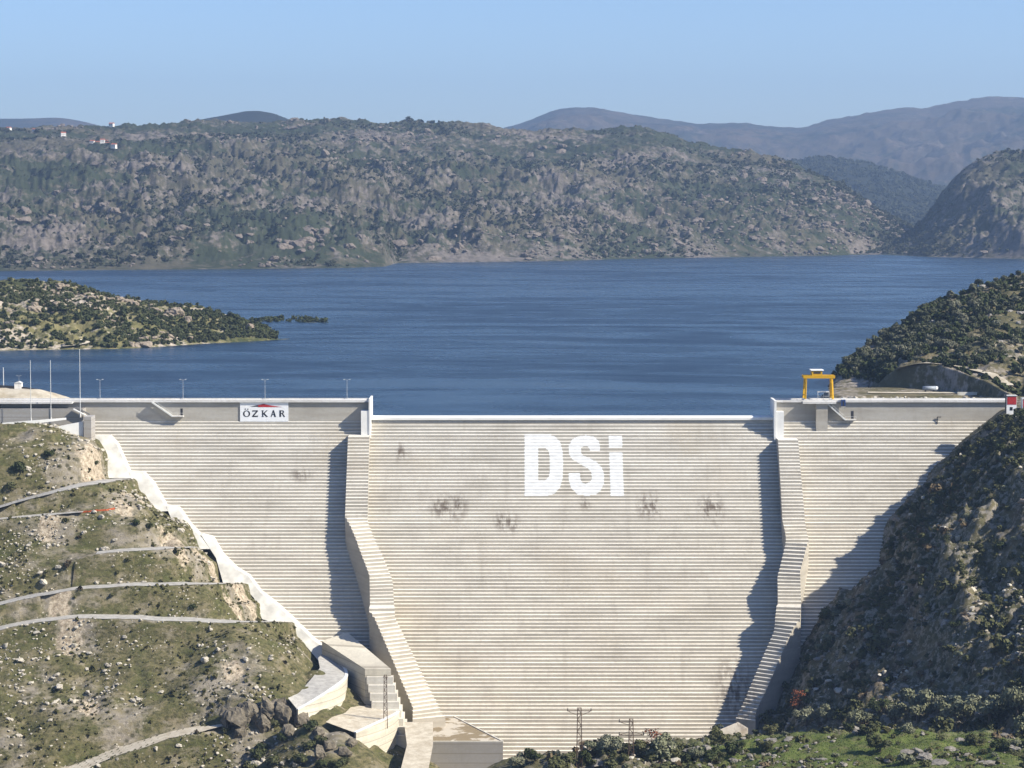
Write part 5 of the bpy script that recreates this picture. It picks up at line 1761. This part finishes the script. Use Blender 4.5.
# red and white site cabin at the right end of the crest, and its neighbour
q = P(1011, 411, 915)
for i, (px, lab, w_) in enumerate([(1011.5, 'red and white site cabin with a dark post at the crest end', 3.6), (1026, 'second red site cabin, partly cut off, behind the red and white one', 2.6)]):
    q = P(px, 411.5, 912 + 6 * i)
    r_ = thing('site_cabin', lab, 'cabin', tuple(q))
    MB().box(-w_ / 2, w_ / 2, 0, 3, -1.5, 2.9 - i).build('wall', MAT['white_paint'], r_)
    MB().box(-w_ / 2 + 0.25, w_ / 2 - 0.1, -0.08, 0.02, 2.5 - i * 1.5, 5.4 - i).build('red_panel', MAT['red_paint'], r_)
    MB().box(-w_ / 2, w_ / 2, 0, 3, 2.9 - i, 5.6 - i).build('upper_wall', MAT['plaster'], r_)
    MB().box(-w_ / 2 - 0.2, w_ / 2 + 0.2, -0.3, 3.2, 5.6 - i, 5.8 - i).build('roof', MAT['light_steel'], r_)
    if i == 0:
        MB().box(-w_ / 2 - 0.55, -w_ / 2 - 0.1, -0.3, 0.2, -1.5, 6.4).build('post', MAT['dark_steel'], r_)
        MB().box(-0.6, 0.4, -0.06, 0.02, 0.4, 1.6).build('window', MAT['dark_glass'], r_)

# orange netting along the track end
pts = [hit(x, y) for x, y in [(78, 514), (88, 513.5), (98, 512.5), (106, 511.5), (115, 510)]]
nf = thing('barrier_netting', 'sagging orange barrier netting strung along the end of a track', 'barrier', tuple(pts[2]))
mb = MB(); pb = MB()
for a, b in zip(pts[:-1], pts[1:]):
    mb.prism([a + np.array([0, 0, 0.1]), b + np.array([0, 0, 0.1]), b + np.array([0, 0, 0.75]), a + np.array([0, 0, 0.6])], (0, 0.04, 0))
world_child(mb.build('netting', MAT['orange_mesh']), nf)
for a in pts:
    world_child(MB().bar(a - np.array([0, 0, 0.3]), a + np.array([0, 0, 1.25]), 0.1).build('post', MAT['rusty_steel']), nf)

# ------------------------------------------------------------------ air, sky, sun
hb = MB().box(-5200, 5200, -60, 13900, -120, 760).build('haze', None)
k = bpy.data.materials.new('air')
k.use_nodes = True
k.node_tree.nodes.clear()
ou = k.node_tree.nodes.new('ShaderNodeOutputMaterial')
pv = k.node_tree.nodes.new('ShaderNodeVolumePrincipled')
pv.inputs['Color'].default_value = (0.40, 0.57, 0.86, 1)
pv.inputs['Density'].default_value = 7.2e-5
pv.inputs['Anisotropy'].default_value = 0.2
k.node_tree.links.new(pv.outputs[0], ou.inputs['Volume'])
hb.data.materials.append(k)
tag(hb, kind='stuff')


sv = Vector((0.72, -0.30, 0.63)).normalized()
el = math.asin(sv.z)
sun = bpy.data.objects.new('sun', bpy.data.lights.new('sun', 'SUN'))
C.objects.link(sun)
sun.data.energy = 5.0
sun.data.angle = R(0.53)
sun.data.color = (1.0, 0.935, 0.80)
sun.rotation_euler = sv.to_track_quat('Z', 'Y').to_euler()
wd = bpy.data.worlds.new('World')
S.world = wd
wd.use_nodes = True
nt = wd.node_tree
bg = nt.nodes['Background']
sk = nt.nodes.new('ShaderNodeTexSky')
sk.sky_type = 'NISHITA'
sk.sun_disc = False
sk.sun_elevation = el
sk.sun_rotation = math.atan2(sv.x, sv.y)
sk.altitude = 300
sk.air_density = 1.0
sk.dust_density = 0.8
sk.ozone_density = 4.0
tint = nt.nodes.new('ShaderNodeMix')
tint.data_type = 'RGBA'
tint.blend_type = 'MULTIPLY'
tint.inputs[0].default_value = 1.0
tint.inputs[7].default_value = (0.87, 0.97, 1.21, 1)
nt.links.new(sk.outputs[0], tint.inputs[6])
tcn = nt.nodes.new('ShaderNodeTexCoord')
sxyz = nt.nodes.new('ShaderNodeSeparateXYZ')
nt.links.new(tcn.outputs['Generated'], sxyz.inputs[0])
rmp = nt.nodes.new('ShaderNodeValToRGB')      # dims the unseen sky overhead to weaken the fill light
for e, (p_, c_) in zip([rmp.color_ramp.elements[0], rmp.color_ramp.elements[1], rmp.color_ramp.elements.new(0.3)], [(0.05, 1.0), (1.0, 0.24), (0.3, 0.40)]):
    e.position = p_; e.color = (c_, c_, c_, 1)
nt.links.new(sxyz.outputs['Z'], rmp.inputs[0])
deep = nt.nodes.new('ShaderNodeMix')
deep.data_type = 'RGBA'
deep.blend_type = 'MULTIPLY'
deep.inputs[0].default_value = 1.0
nt.links.new(tint.outputs[2], deep.inputs[6])
nt.links.new(rmp.outputs[0], deep.inputs[7])
nt.links.new(deep.outputs[2], bg.inputs['Color'])
bg.inputs['Strength'].default_value = 0.104

S.view_settings.view_transform = 'Standard'
S.view_settings.look = 'None'
S.view_settings.gamma = 1.0
S.view_settings.exposure = 0.76
S.render.engine = 'CYCLES'
S.cycles.use_denoising = True
S.cycles.max_bounces = 5
S.cycles.diffuse_bounces = 2
S.cycles.glossy_bounces = 2
S.cycles.volume_bounces = 0
S.cycles.transparent_max_bounces = 8
S.cycles.use_adaptive_sampling = True
S.cycles.adaptive_threshold = 0.02
